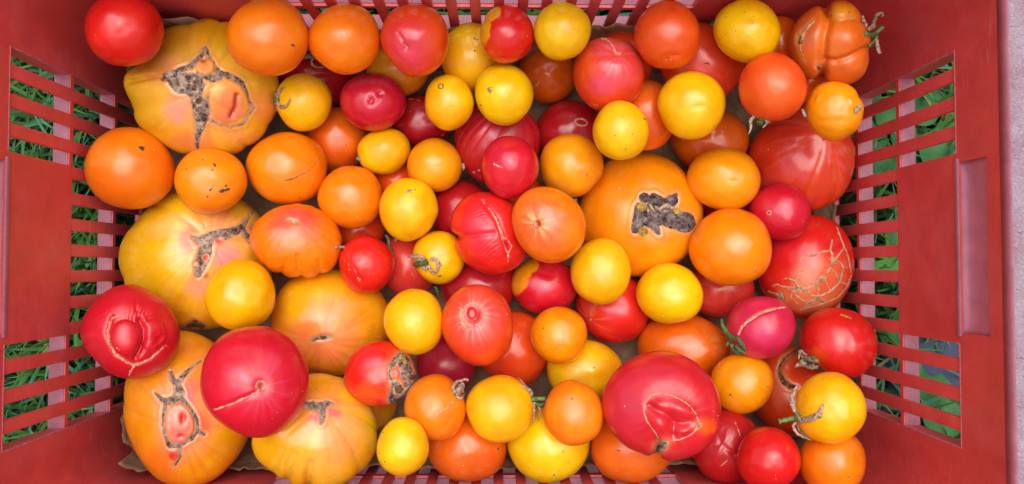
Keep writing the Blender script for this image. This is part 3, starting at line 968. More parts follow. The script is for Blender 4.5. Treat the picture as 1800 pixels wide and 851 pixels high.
MATS = {}
def part_scar(ctx, seed, strokes, holes=(), mat='cork', h=1.2, jag=1.0, step=1.0, pits=(), name='scar', edge=2.0, rough=1.0):
    """crust of real relief lying on the skin; strokes = list of [(u,v,radius)...]"""
    if mat == 'tan': strokes = [[(p[0], p[1], p[2]*(0.74 if name != 'crack' else 1.15)) for p in st] for st in strokes]
    allp = np.array([p for s in strokes for p in s])
    lo = allp[:, :2].min(0)-allp[:, 2].max()-3; hi = allp[:, :2].max(0)+allp[:, 2].max()+3
    us = np.arange(lo[0], hi[0], step); vs_ = np.arange(lo[1], hi[1], step)
    U, Vv = np.meshgrid(us, vs_)
    sd = np.full(U.shape, 1e9)
    for s in strokes: sd = np.minimum(sd, seg_sd(U, Vv, s))
    sd = sd+jag*(1.5*fbm(U/5.0, Vv/5.0, seed*1.7, 2)+0.6*fbm(U/1.9, Vv/1.9, seed, 1))
    for (hu, hv, a, b, ro) in holes:
        ca, sa = math.cos(R(ro)), math.sin(R(ro))
        q = np.hypot(((U-hu)*ca+(Vv-hv)*sa)/a, (-(U-hu)*sa+(Vv-hv)*ca)/b)
        q = q+0.08*fbm(U/5, Vv/5, seed+9, 2)
        sd = np.maximum(sd, -(q-1)*min(a, b))
    ok = sd < 1.6*max(step, .7)
    hh = h*smooth(-sd/edge)+np.where(sd < 0, rough*(0.8*fbm(U/3.2, Vv/3.2, seed, 3)+0.9*np.abs(fbm(U/8, Vv/8, seed+3, 2))), 0)*smooth(-sd/2.5)-0.9*smooth(sd/1.6+.35)
    for (qu, qv, qr, qd) in pits:
        hh = hh-qd*np.exp(-(np.hypot(U-qu, Vv-qv)/qr)**2*1.2)
    if h > 0: hh = np.where(sd < -1.2, np.maximum(hh, 0.25), hh)
    rel = 0.45+0.6*fbm(U/4.5, Vv/4.5, seed+1.3, 2)+0.5*fbm(U/11, Vv/11, seed+4.1, 2)
    for (qu, qv, qr, qd) in pits: rel = rel-0.28*qd*np.exp(-(np.hypot(U-qu, Vv-qv)/qr)**2*1.2)+0.35*np.exp(-((np.hypot(U-qu, Vv-qv)-qr*1.25)/1.4)**2)  # cavity shade in the tint: pits darker, their rims paler
    mar = smooth(1+sd/1.6)
    tint = []
    idm = -np.ones(U.shape, int); pts = []
    dirs = None
    for i, j in zip(*np.where(ok)):
        dvec = Vector(ray_dir(U[i, j], Vv[i, j])).normalized()
        loc, nor, _, _ = ctx['bvh'].ray_cast(Vector(CPOS), dvec)
        if loc is None: continue
        if nor.dot(dvec) > 0: nor = -nor
        idm[i, j] = len(pts); tint.append((min(max(rel[i, j], 0), 1), mar[i, j], 0))
        pts.append(np.array(loc)+(np.array(nor)*0.75+ctx['w']*0.25)*hh[i, j]*ctx['F'])
    if len(pts) < 4: return
    a = idm[:-1, :-1]; b = idm[:-1, 1:]; c = idm[1:, 1:]; d = idm[1:, :-1]
    g = (a >= 0) & (b >= 0) & (c >= 0) & (d >= 0)
    q = np.stack([a[g], d[g], c[g], b[g]], 1)
    if len(q) == 0: return
    me = mesh_np(name, np.array(pts), q, None, np.array(tint))
    if len(me.polygons) and me.polygons[len(q)//2].normal.dot(Vector(ctx['w'])) < 0: me.flip_normals()
    link(name, me, ctx['o'], MATS[mat])

def part_fleck(ctx, seed, pts, r=1.6, mat='fleck', jag=1.0, name='blemish', h=0.5):
    part_scar(ctx, seed, [pl(pts, r)], (), mat, h, jag, 0.7, (), name, 1.2, 0.6)

def part_dots(ctx, seed, pts, mat='fleck'):
    part_scar(ctx, seed, [[(p[0], p[1], p[2] if len(p) > 2 else 1.2)] for p in pts], (), mat, 0.35, 0.5, 0.6, (), 'blemish', 1.0, 0.4)

def part_stem(ctx, seed, pts, r=3.2, mat='stem', r2=None, name='stem'):
    rg = random.Random(seed)
    P3 = [cast(ctx, *p) for p in pts]
    C = catmull(P3, 5)
    n = len(C); r2 = r*0.85 if r2 is None else r2
    rad = [(r+(r2-r)*i/(n-1))*ctx['F']*(1+0.12*math.sin(i*1.7+seed))*(1.25 if i >= n-2 and name == 'stem' else 1) for i in range(n)]
    link(name, tube_mesh(name, C, rad, 8), ctx['o'], MATS[mat])

def part_sepal(ctx, seed, pts, r=2.4, mat='dry', tip=0.5):
    P3 = [cast(ctx, *p) for p in pts]
    C = catmull(P3, 5)
    n = len(C)
    rad = [(r*(0.55+0.9*math.sin(math.pi*min(1, (i/(n-1))*0.8+0.12)))*(1-(i/(n-1))**3*(1-tip)))*ctx['F']*(1+0.15*math.sin(i*2.3+seed)) for i in range(n)]
    C = [p+np.array([math.sin(i*1.9+seed), math.cos(i*1.3+seed), math.sin(i*1.1)])*0.25*ctx['F'] for i, p in enumerate(C)]
    me = tube_mesh('sepal', C, rad, 7, 0.38, tuple(ctx['w']))
    link('sepal', me, ctx['o'], MATS[mat])

MATS.update(cork=CORK, dark=DARKCORK, brown=BROWN, tan=TAN, fleck=FLECK, ochre=OCHRE, stem=STEM, dry=DRY, sepal=SEPAL, gsepal=GSEPAL)

# ------------------------------------------------------------------ tomatoes: the heap (pixels of the photograph)
def ring(u, v, a, b, ro, a0, a1, r, n=14):
    o = []
    for i in range(n+1):
        an = R(a0+(a1-a0)*i/n)
        x, y = a*math.cos(an), b*math.sin(an)
        o.append((u+x*math.cos(R(ro))-y*math.sin(R(ro)), v+x*math.sin(R(ro))+y*math.cos(R(ro)), r))
    return o

# ---- undermost, mostly hidden
T('deep red tomato peeking out behind the thread-scarred one by the upper wall', 'RO', 1096, 108, 54, 57, L=0)
T('orange-red tomato glimpsed between small yellow pair and plain orange tomato', 'RO', 700, 322, 46, 42, L=0)
T('dark red tomato under the round orange one, behind the shiny little red one', 'RO', 630, 402, 48, 42, L=0)
T('orange-brown tomato in the chink between star-scarred one and crimson one', 'DO', 912, 340, 44, 40, L=0)
T('pinkish red tomato glimpsed between amber and big orange tomato, beside the crimson one', 'PK', 1280, 358, 55, 45, L=0)
T('small orange tomato with brown scab hidden beside the giant folded red one', 'DO', 1052, 700, 34, 38, L=0,
  parts=[('scar', [[(1054, 692, 4), (1062, 684, 5), (1066, 678, 4)]], (), 'brown', 1.2)])
T('orange fruit behind the small lemon tomato, wedged beside the lobed heirloom', 'HO', 640, 705, 57, 56, L=0)
T('dark orange-red tomato in the corner behind the yellow one by the upper wall', 'DO', 1372, 76, 42, 48, L=0)
T('dark orange tomato in the shade beneath the lumpy brown-orange one', 'DO', 1422, 140, 42, 40, L=0)

# ---- big heirlooms and the lower layer
T('huge golden heirloom with sprawling grey cork scar in the upper left corner', 'HY', 365, 157, 136, 122, 0, 1, .72, 3,
  ob=[(172, .05, 10), (157, -.08, 9), (205, .03, 12), (190, -.02, 7)],
  f=[('ribs', 352, 165, 9, .035, 1.2), ('crease', [(226, 143), (246, 139), (268, 134), (284, 134)], 5, 7),
     ('streak', 352, 160, '#d08a12', .45, 16, 1.6), ('streak', 352, 160, '#ecc060', .5, 22, 1.3), ('glow', 352, 165, '#e8a058', .45, .7),
     ('blob', 300, 90, (70, 40, -30), '#a96f0a', .6), ('blob', 250, 200, (40, 60, 0), '#c79a0a', .6), ('blob', 400, 75, (50, 30, 20), '#c99c08', .5),  # dark olive blob paints the shade on the top
     ('blob', 312, 192, (30, 30, 0), '#e68c7c', .75), ('blob', 335, 250, (44, 20, 0), '#e47a4c', .65), ('blob', 465, 185, (28, 36, 0), '#e27a44', .65), ('blob', 420, 240, (40, 16, 0), '#e89a5a', .6), ('blob', 262, 130, (16, 10, 0), '#dd7a3a', .5), ('blob', 295, 110, (30, 16, -20), '#e0906a', .4),
     ('knob', 402, 178, (36, 38, 0), 6), ('blob', 402, 182, (34, 34, 0), '#e2774a', .8), ('blob', 404, 206, (26, 9, -12), '#e4707a', .5),
     ('crease', [(415, 168), (413, 188), (406, 203)], 5, 5), ('line', [(415, 166), (413, 188), (405, 203)], 4.5, '#b02410', .9),
     ('knob', 361, 117, (17, 16, 0), 3), ('blob', 361, 118, (16, 14, 0), '#e08648', .8), ('dim', 357, 106, (7, 5, 0), 6), ('blob', 357, 106, (7, 5, 0), '#b3240e', 1.0), ('blob', 363, 160, (6, 12, 20), '#e2b04a', .9)],
  parts=[('scar', [pl([(361, 84, 3), (352, 100, 5), (336, 116, 6), (312, 126, 6), (290, 134, 6)], 4), pl([(361, 84, 3), (367, 100, 4), (377, 117, 4), (384, 128, 6), (410, 136, 5), (425, 146, 5), (433, 160, 3), (437, 175, 1.8), (445, 189, 3), (436, 205, 1.5), (427, 218, 2), (405, 224, 1.3), (385, 220, 1.5), (372, 212, 3)], 3),
                    pl([(300, 137, 11), (318, 146, 19), (338, 148, 20), (350, 165, 17), (353, 185, 15), (355, 205, 14), (352, 222, 9), (347, 240, 5), (346, 264, 3.5)], 8), pl([(350, 130, 6), (372, 138, 7), (386, 136, 6)], 6)],
          [(361, 117, 17, 15, 0), (363, 160, 5.5, 13, 18), (402, 180, 33, 37, 0)], 'cork', 1.8, 1.2, 1.0,
          [(287, 139, 6, 5), (349, 179, 5, 4), (359, 206, 6, 5), (332, 138, 7, 2.5), (342, 155, 5, 3), (320, 160, 5, 2), (309, 133, 4, 2)], 'scar', 3, 1.5),
         ('scar', [[(287, 139, 4.5)], [(350, 179, 3.5)], [(358, 204, 3), (361, 211, 4)], [(343, 150, 3)]], (), 'brown', 1.6, .8, .8, (), 'pit'),
         ('dots', [(445, 140, 1.2), (241, 152, 1.5)], 'tan')])
T('big yellow heirloom with ragged grey and pink scar, halfway down the left wall', 'HY', 352, 455, 135, 127, 0, 1, .70, 3,
  ob=[(150, -.03, 10), (180, .015, 14)],
  f=[('ribs', 372, 430, 8, .03, 1.3), ('streak', 372, 425, '#d8721a', .5, 18, 1.5), ('streak', 372, 425, '#efc06a', .45, 26, 1.2), ('glow', 372, 425, '#e89a72', .6, .5),
     ('blob', 260, 440, (50, 90, 0), '#d5a507', .8), ('blob', 330, 418, (18, 26, 0), '#dd5030', .7), ('blob', 395, 450, (28, 22, -30), '#e4808a', .75), ('blob', 350, 505, (26, 22, 0), '#e69a90', .55), ('blob', 300, 395, (40, 20, -20), '#e8b070', .5), ('blob', 440, 345, (40, 20, 20), '#df8a18', .6),
     ('blob', 385, 424, (12, 8, -20), '#cf2a4e', 1.0), ('dim', 385, 421, (6, 5, 0), 3), ('blob', 362, 454, (8, 8, 0), '#c4122a', 1.0), ('dim', 362, 453, 6, 4), ('blob', 362, 485, (7, 5, 0), '#cf3038', .8), ('blob', 440, 405, (15, 12, 0), '#e0805a', .7)],
  parts=[('scar', [pl([(338, 416, 2.5), (352, 424, 8), (373, 418, 12), (398, 411, 10), (416, 405, 8), (428, 396, 5), (437, 384, 1.8), (447, 367, 1.1), (459, 350, 1.0)], 4), pl([(424, 402, 5), (434, 414, 6), (442, 424, 4)], 4), pl([(364, 424, 11), (360, 445, 13), (352, 466, 12), (348, 482, 7)], 8)],
          [(385, 424, 9, 6, -20), (361.5, 453, 6.5, 6.5, 0), (345, 465, 4, 4, 0), (362, 486, 4, 6, 20)], 'cork', 1.5, 1.1),
         ('scar', [[(330, 573, 3), (342, 569, 7), (357, 574, 4)]], (), 'brown', 1.5, 1.6), ('fleck', [(306, 406), (308, 412)], 1.2, 'tan')])
T('heirloom with fork-shaped scar round a pink lobe, beside the curled paper flap', 'HO', 331, 715, 114, 137, 0, 1, .64, 3,
  ob=[(60, -.05, 22), (-60, .02, 20), (-20, .045, 16)],
  f=[('ribs', 318, 745, 7, .022, 1.3), ('streak', 318, 740, '#dc6a24', .5, 16, 1.5), ('glow', 318, 738, '#e88a70', .7, .5), ('blob', 255, 740, (28, 80, 0), '#d28c08', .6), ('blob', 385, 700, (30, 60, 25), '#e2a060', .6),
     ('blob', 330, 690, (18, 30, 10), '#e2697a', .55), ('blob', 358, 745, (14, 20, 0), '#dd5f4c', .6), ('blob', 350, 620, (40, 26, 0), '#e07a2c', .6), ('blob', 280, 800, (30, 26, 0), '#e06a18', .6), ('blob', 400, 780, (30, 30, 0), '#d8900c', .5),
     ('knob', 316, 744, (26, 36, 0), 5), ('blob', 316, 745, (24, 36, 0), '#e2705c', .95), ('blob', 322, 733, (8, 13, 10), '#c8341c', 1.0), ('dim', 322, 735, (6, 11, 0), 4), ('blob', 318, 766, (8, 6, 0), '#cc2a38', 1.0), ('dim', 318, 766, (6, 5, 0), 3), ('blob', 313, 774, (12, 5, 0), '#dc5f8a', .8),
     ('blob', 305, 800, (10, 10, 0), '#c81a20', 1.0), ('knob', 305, 799, 9, 2.5)],
  parts=[('scar', [pl([(300, 655, 4), (304, 668, 5), (312, 675, 6), (316, 692, 9), (308, 702, 8), (296, 706, 7), (284, 703, 5), (272, 690, 2)], 4), pl([(314, 672, 5), (323, 660, 5), (335, 648, 3), (348, 638, 1), (364, 628, 1.4)], 2), pl([(292, 708, 5), (288, 726, 3.2), (286.5, 746, 2.8), (291, 769, 3.2), (298, 784, 5), (312, 783, 5), (324, 778, 4), (336, 771, 4), (346, 759, 4), (347, 745, 4), (343, 731, 4), (333, 716, 4), (321, 703, 5)], 3), pl([(345, 758, 4), (358, 763, 4)], 3), pl([(316, 786, 4), (317, 803, 3), (311, 812, 3), (305, 820, 2)], 3)],
          [(315, 743, 24, 35, 0), (305, 799, 9, 9, 0)], 'cork', 1.5, 1.0)])
T('large lobed yellow heirloom lying against the lower wall with T-shaped grey scar', 'HY', 556, 757, 113, 102, 0, 1, .72, 3,
  ob=[(262, -.05, 5), (240, -.035, 5), (226, -.02, 5), (275, .035, 12), (250, .02, 6)],
  f=[('ribs', 562, 718, 7, .03, 1.4), ('crease', [(541, 856), (540, 838), (546, 815)], 9, 5), ('crease', [(502, 842), (505, 822), (516, 800)], 8, 4), ('crease', [(482, 828), (486, 808), (496, 792)], 7, 2.5),
     ('streak', 562, 716, '#e3a862', .7, 14, 1.5), ('streak', 562, 716, '#da7a20', .45, 18, 1.2), ('glow', 562, 716, '#e27e4a', .6, .38), ('blob', 600, 765, (40, 54, -10), '#e69a60', .75), ('blob', 560, 690, (50, 14, 0), '#dc8a3a', .5), ('blob', 500, 790, (50, 50, 0), '#d0a008', .6),  # pale orange blob on the right is a painted highlight
     ('blob', 588, 726, (16, 9, 20), '#dd5560', .8), ('blob', 555, 734, (12, 9, -30), '#d8507a', .7), ('blob', 580, 680, (60, 16, 0), '#d88410', .5)],
  parts=[('scar', [pl([(528, 712, 5), (547, 712, 7), (561, 716, 9), (574, 709, 6), (585, 710, 3)], 5), pl([(566, 720, 7), (567, 732, 6), (565, 744, 3)], 4)], (), 'cork', 1.5, 1.3), ('dots', [(570, 752, 1.2), (556, 684, 1.2)])])
T('broad golden tomato with small slit scar and reddish rays, left of the middle', 'HO', 582, 564, 106, 95, 0, 1, .74, 2,
  f=[('streak', 566, 595, '#cf5c28', .85, 20, 1.1), ('glow', 566, 595, '#e37a4a', .7, .6), ('blob', 590, 560, (50, 40, 0), '#e6a05a', .4), ('blob', 520, 535, (50, 36, -30), '#dba60c', .6), ('dim', 566, 595, (20, 10, 0), 3), ('ribs', 566, 595, 6, .015, 1.3)],
  parts=[('scar', [pl([(549, 599, 3), (558, 595, 4), (566, 594, 5), (576, 593, 4), (584, 592, 2.5)], 3)], (), 'cork', 1.0, 1.3, .8), ('fleck', [(652, 570), (648, 579)], 1, 'tan')])
T('largest smooth orange tomato, with warty brown crust, right of the middle', 'A', 1124, 378, 109, 110, 0, 1, .72, 3,
  f=[('blob', 1124, 378, (120, 120, 0), '#e8860a', .5), ('dim', 1160, 385, (50, 36, 0), 5), ('blob', 1165, 415, (30, 12, 10), '#e2701a', .5), ('ribs', 1160, 380, 5, .012, 1.6)],
  parts=[('scar', [[(1133, 348, 10)], [(1150, 351, 12), (1166, 356, 8)], [(1165, 357, 6), (1182, 352, 11), (1189, 341, 3)], [(1127, 366, 12), (1124, 388, 13), (1117, 404, 8)], [(1145, 386, 16), (1164, 378, 17), (1180, 386, 16), (1204, 391, 19)], [(1150, 396, 10), (1158, 410, 4)], [(1150, 360, 14)]],
          [(1128, 364, 8, 7, -20), (1131, 406, 9, 7, -20)], 'dark', 2.2, 1.2, 1.0, [(1157, 369, 5, 3), (1150, 375, 4, 2), (1186, 375, 4, 2), (1135, 378, 4, 2), (1141, 360, 3, 2)], 'scar', 4, 1.6),
         ('scar', [[(1128, 364, 9)], [(1131, 407, 9)], [(1190, 372, 7)]], (), 'ochre', 1.2, .6, 1.0), ('sepal', [(1158, 368, 2), (1170, 362, 4), (1180, 366, 3), (1188, 361, 4)], 2.5, 'dry'), ('sepal', [(1150, 362, 2), (1160, 370, 3), (1175, 372, 3)], 2, 'dry'), ('sepal', [(1140, 358, 2), (1147, 368, 3), (1150, 380, 2)], 1.5, 'dry'), ('dots', [(1095, 335, 2.4), (1087, 333, 1.5)], 'ochre')])
T('big red ribbed tomato under the dented yellow one, beside the right wall', 'R2', 1408, 280, 95, 94, 0, 1, .8, 2,
  f=[('streak', 1450, 243, '#ea6a34', .7, 22, 1.5), ('streak', 1450, 243, '#e24a50', .6, 12, 1.8), ('ribs', 1450, 243, 9, .03, 1.3), ('blob', 1400, 285, (40, 40, -20), '#d4484e', .55), ('blob', 1455, 330, (40, 40, 0), '#dc4a12', .5), ('blob', 1340, 250, (24, 40, 0), '#d9320e', .5)],
  parts=[('stem', [(1448, 246, 1), (1450, 241, 3)], 2.5, 'sepal')])
T('large red tomato netted with pale tan cracks by the right wall', 'R', 1415, 468, 87, 91, 0, 1, .85, 3,
  f=[('blob', 1440, 500, (55, 50, -20), '#d6683e', .85), ('blob', 1415, 500, (22, 24, 0), '#dc8a66', .6), ('blob', 1440, 535, (34, 14, -20), '#cf8052', .6), ('blob', 1375, 420, (40, 40, 0), '#c91e30', .6), ('blob', 1400, 530, (30, 22, 0), '#d2764a', .6), ('blob', 1410, 490, (20, 24, 0), '#d8846a', .5), ('blob', 1465, 490, (40, 40, 0), '#d65228', .4)],
  parts=[('scar', [pl([(1472, 400), (1477, 417), (1485, 434), (1491, 451), (1497, 482), (1491, 502), (1475, 522), (1449, 534), (1427, 540), (1407, 545)], 1.4), pl([(1463, 423), (1460, 440), (1466, 455), (1460, 471), (1449, 488), (1435, 498), (1418, 508), (1404, 505), (1398, 494), (1404, 482), (1414, 474)], 1.8), pl([(1460, 440), (1445, 443), (1430, 450), (1418, 449)], 1.8), pl([(1470, 454), (1483, 437), (1484, 432)], 1.4), pl([(1483, 471), (1477, 496), (1460, 513), (1438, 522), (1421, 533), (1413, 545)], 1.6), pl([(1379, 505), (1393, 508), (1404, 505)], 2.4), pl([(1418, 508), (1424, 518), (1438, 522)], 1.4), pl([(1466, 455), (1478, 462), (1483, 471), (1490, 470)], 1.2), pl([(1460, 471), (1470, 480), (1477, 496), (1488, 500)], 1.2), pl([(1350, 512), (1362, 518), (1370, 521)], 1.8), pl([(1393, 508), (1390, 522), (1402, 534)], 1.2), pl([(1398, 494), (1385, 489), (1372, 492)], 1), pl([(1449, 488), (1455, 500), (1460, 513)], 1.2), pl([(1435, 498), (1440, 510), (1438, 522)], 1.2), pl([(1418, 449), (1408, 455), (1402, 466)], 1), pl([(1379, 505), (1366, 500), (1358, 503)], 1.2), pl([(1421, 533), (1410, 528), (1400, 520)], 1.2)], (), 'tan', .8, .9, .8, (), 'crack', 1.5, .7), ('scar', [pl([(1385, 507, 3), (1400, 507, 5), (1412, 512, 4)], 3), pl([(1428, 502, 3), (1440, 496, 5), (1450, 486, 3)], 3), pl([(1420, 535, 3), (1438, 524, 4), (1452, 530, 2)], 3), pl([(1462, 452, 4), (1470, 462, 3)], 3)], (), 'tan', .4, 2.4, .8, (), 'crack', 2, .6),
         ('scar', [pl([(1372, 517), (1375, 525)], 3)], (), 'cork', 2, 1), ('dots', [(1438, 393, 3)], 'brown')])

T('golden-yellow tomato half hidden behind the red-and-yellow one at the upper wall', 'HY', 828, 100, 54, 60, 0, 1, .9, 1,
  f=[('blob', 840, 120, (30, 40, 0), '#e0a418', .5)], parts=[('fleck', [(836, 62), (833, 68), (839, 70)], 1.2, 'cork'), ('dots', [(834, 89, 2), (848, 81, 1.5)])])
T('golden tomato under the heart-shaped red one, above the torn crimson one', 'HO', 700, 118, 56, 52, 0, 1, .9)
T('deep red tomato with a curled stem under the two big orange ones', 'D', 556, 142, 66, 52, 0, 1, .9, 1,
  parts=[('stem', [(562, 106, 6), (548, 105, 8), (536, 106, 9)], 3, 'sepal'), ('sepal', [(548, 105, 7), (538, 100, 9), (532, 106, 8)], 1.8), ('sepal', [(552, 106, 6), (548, 113, 7), (556, 120, 6), (572, 119, 5)], 1.6), ('sepal', [(553, 104, 6), (545, 99, 9)], 1.5)])
T('plain dark orange tomato below the round yellow one near the upper wall', 'DO', 962, 130, 51, 53, 0, 1, .92, 1, parts=[('fleck', [(938, 155), (944, 150), (947, 146)], 1.3, 'tan')])
T('broad orange-red tomato behind the yellow one, near the upper right', 'RO', 1232, 110, 75, 72, 0, 1, .85, 1,
  f=[('blob', 1240, 115, (30, 30, 0), '#d8584a', .35)], parts=[('fleck', [(1238, 112), (1244, 111), (1247, 114)], 1.1), ('dots', [(1202, 122, 1.3)]), ('stem', [(1251, 46, 2), (1252, 42, 5)], 3.5, 'stem')])
T('orange-red tomato squeezed between the speckled lemon one and the large round yellow one', 'DO', 1134, 204, 54, 63, 0, 1, .9)
T('orange-red tomato above the amber one, touching the big ribbed red one', 'DO', 1247, 248, 69, 58, 0, 1, .88, 1, parts=[('dots', [(1277, 226, 1.5), (1200, 247, 2.2), (1265, 256, 2.2), (1184, 275, 2)], 'cork')])
T('dark red tomato with tan eye-shaped scar behind the amber-yellow one', 'D', 1001, 233, 62, 56, 0, 1, .9, 1,
  f=[('blob', 1000, 240, (34, 22, 0), '#b5253a', .5)], parts=[('scar', [ring(1022, 215, 11, 6, 10, 0, 360, 2.2)], (), 'tan', 1, 1, .8), ('dots', [(1046, 216, 2.5)], 'tan')])
T('deep red wrinkle-ribbed tomato between two yellow ones in the upper middle', 'D', 874, 250, 77, 74, 0, 1, .85, 2,
  f=[('ribs', 905, 190, 12, .025, 1.0), ('streak', 905, 190, '#c03048', .5, 20, 1.5), ('blob', 860, 235, (30, 30, 0), '#bd2238', .5)],
  parts=[('dots', [(833, 303, 3), (842, 300, 2.5), (834, 316, 2)], 'tan')])
T('deep red tomato with pale thread scar beside the torn crimson one', 'D', 744, 213, 57, 47, 0, 1, .88, 1,
  f=[('blob', 740, 215, (26, 20, 0), '#bd2438', .5)], parts=[('fleck', [(716, 173), (732, 175), (745, 181)], 1.2, 'tan'), ('dots', [(778, 238, 2.4), (781, 235, 1.6)], 'tan')])
T('smooth orange tomato below the torn crimson one, left of the little yellow', 'DO', 593, 246, 57, 57, 0, 1, .92, 1, parts=[('dots', [(588, 272, 1.3)], 'tan')])
T('dark red tomato tucked behind the lobed red one with the long seam', 'D', 812, 376, 55, 60, 0, 1, .88, 1, f=[('blob', 795, 370, (10, 28, 20), '#bb2a3c', .4)])
T('brownish red tomato behind the calyxed yellow and shiny little red ones', 'PK', 720, 465, 54, 56, 0, 1, .88, 1,
  f=[('blob', 720, 460, (50, 50, 0), '#c93a20', .6)], parts=[('dots', [(703, 468, 1.8)]), ('fleck', [(722, 480), (728, 486)], 1.2, 'tan'), ('sepal', [(677, 413, 3), (685, 424, 4), (687, 440, 5)], 1.8, 'dry'), ('stem', [(687, 436, 6), (690, 447, 7), (693, 457, 6)], 3.6, 'stem'), ('sepal', [(694, 425, 3), (700, 421, 3), (706, 420, 2)], 1.5), ('sepal', [(764, 503, 5), (768, 510, 6), (772, 520, 5)], 2, 'stem')])
T('deep red tomato wedged under the seamed red one and above the one with a hole', 'D', 842, 503, 66, 58, 0, 1, .85, 1, f=[('blob', 842, 492, (36, 18, 0), '#bb2238', .5)])
T('purplish red tomato under the one with a hole, beside the calyxed orange', 'P', 784, 640, 53, 52, 0, 1, .88, 1, f=[('blob', 784, 640, (60, 60, 0), '#a61a30', .7)])
T('orange-red tomato right of and beneath the one with a hole', 'RO', 903, 612, 64, 68, 0, 1, .88, 1, parts=[('fleck', [(911, 588), (911, 595)], 1.4)])
T('golden oval tomato beneath the amber one, left of the giant folded red one', 'HY', 1027, 652, 68, 56, 8, 1, .88, 1,
  f=[('dim', 1020, 672, (30, 8, -20), 2.5), ('dim', 1044, 662, (5, 12, 0), -1.5), ('blob', 1010, 665, (26, 10, -15), '#e4b850', .4)])
T('red tomato with small star scar, between two yellow ones right of the middle', 'R', 1078, 541, 66, 61, 15, 1, .85, 2,
  f=[('streak', 1038, 562, '#d86a40', .7, 12, .7), ('ribs', 1038, 562, 5, .03, 1.2), ('blob', 1085, 545, (26, 14, -10), '#cd3c50', .5), ('blob', 1040, 520, (18, 22, 0), '#c02848', .5)],
  parts=[('dots', [(1038, 562, 3)], 'tan'), ('dots', [(1103, 565, 1.3), (1113, 531, 1.2)], 'tan')])
T('red tomato squeezed under the big round orange one, with faint pale rib', 'PK', 1264, 508, 62, 49, 0, 1, .88, 1, f=[('line', [(1275, 495), (1276, 530)], 4, '#dd7060', .6), ('blob', 1264, 510, (60, 50, 0), '#cc3c24', .6)])
T('wide orange tomato with tiny star above the giant folded red one', 'DO', 1200, 612, 82, 62, 8, 1, .85, 1,
  f=[('streak', 1243, 605, '#e89a50', .5, 8, .6), ('blob', 1200, 610, (80, 70, 0), '#e06a08', .5)], parts=[('dots', [(1243, 605, 2.4)], 'cork')])
T('large orange-red tomato with curved corky crease beside the stemmed yellow one', 'RO', 1392, 685, 74, 80, 0, 1, .85, 2,
  f=[('dim', 1405, 648, (26, 22, 0), 7), ('crease', [(1400, 614), (1378, 632), (1369, 651), (1374, 668), (1388, 680)], 4, 4), ('blob', 1372, 690, (18, 34, 0), '#d87a5a', .55), ('blob', 1410, 650, (26, 20, 0), '#c83a18', .6), ('blob', 1420, 730, (40, 26, 0), '#d8560c', .5)],
  parts=[('scar', [pl([(1407, 611, 2.2), (1392, 620, 2.5), (1378, 631, 3), (1370, 645, 2.6), (1371, 660, 4), (1378, 671, 6), (1388, 679, 5), (1399, 680, 3)], 3)], (), 'brown', 1, 1)])
T('orange tomato lying on the lower wall under the calyxed orange one', 'DO', 821, 784, 70, 64, 0, 1, .9, 1, parts=[('fleck', [(792, 790), (796, 793)], .9), ('dots', [(811, 790, 1), (814, 789, .9), (875, 789, 2.2)], 'brown')])
T('round orange tomato at the lower wall beneath the giant folded red one', 'DO', 1110, 785, 73, 65, 0, 1, .9, 1, f=[('blob', 1110, 785, (80, 70, 0), '#e27210', .5)], parts=[('fleck', [(1085, 792), (1090, 793)], 1.2)])
T('wrinkled dark red tomato right of the giant folded red one, by the lower wall', 'D', 1274, 782, 62, 66, -10, 1, .85, 2,
  f=[('wr', 1258, 770, 30, 1.8, 3.0, .8, .5), ('blob', 1258, 770, (26, 30, 30), '#c03a4a', .5), ('blob', 1290, 740, (26, 26, 0), '#b01620', .6), ('crease', [(1255, 745), (1268, 780), (1290, 800)], 6, 2)],
  parts=[('fleck', [(1292, 741), (1296, 751), (1301, 766)], 1.1, 'tan'), ('fleck', [(1279, 809), (1270, 817), (1258, 826)], .9, 'tan')])

# ---- the middle layer
T('large orange tomato at the upper wall, next to the golden corner heirloom', 'O', 472, 66, 72, 70, 0, 2, .92, 1, f=[('dim', 534, 45, (6, 8, 0), 2)], parts=[('fleck', [(513, 78), (517, 80)], 2), ('dots', [(464, 61, .9), (464, 67, 1.2)])])
T('heart-shaped orange tomato between big orange and red-pink one at the upper wall', 'O', 606, 70, 63, 63, 0, 2, .92, 1, ob=[(225, -.05, 25), (40, .03, 30)], parts=[('dots', [(618, 52, 1.1), (622, 58, .9)], 'tan')])
T('red-pink heart-shaped tomato with puckered tip at the upper wall', 'RO', 730, 71, 60, 65, 0, 2, .9, 2, ob=[(225, -.06, 24), (130, .03, 20)],
  f=[('glow', 716, 84, '#d23650', .75, .75), ('dim', 714, 84, (9, 11, 20), 4), ('crease', [(700, 58), (708, 70), (714, 84)], 3, 2), ('blob', 760, 60, (22, 40, 0), '#db4a12', .5)],
  parts=[('fleck', [(712, 80), (716, 84)], 1.6, 'tan'), ('dots', [(723, 107, 1.2)], 'tan')])
T('small red tomato with yellow lobed shoulder at the upper wall', 'R', 891, 61, 47, 52, 0, 2, .95, 2, ob=[(150, -.03, 8), (135, .03, 8), (165, .03, 8)],
  f=[('sharp', 850, 45, (13, 34, 0), '#e3a016', 1), ('sharp', 862, 25, (18, 12, -30), '#e39a14', 1), ('blob', 868, 90, (20, 22, 0), '#dd4a10', .45), ('blob', 890, 55, (18, 22, 0), '#d33a44', .4)], parts=[('dots', [(927, 64, 1.6), (848, 81, 1.6)], 'tan')])
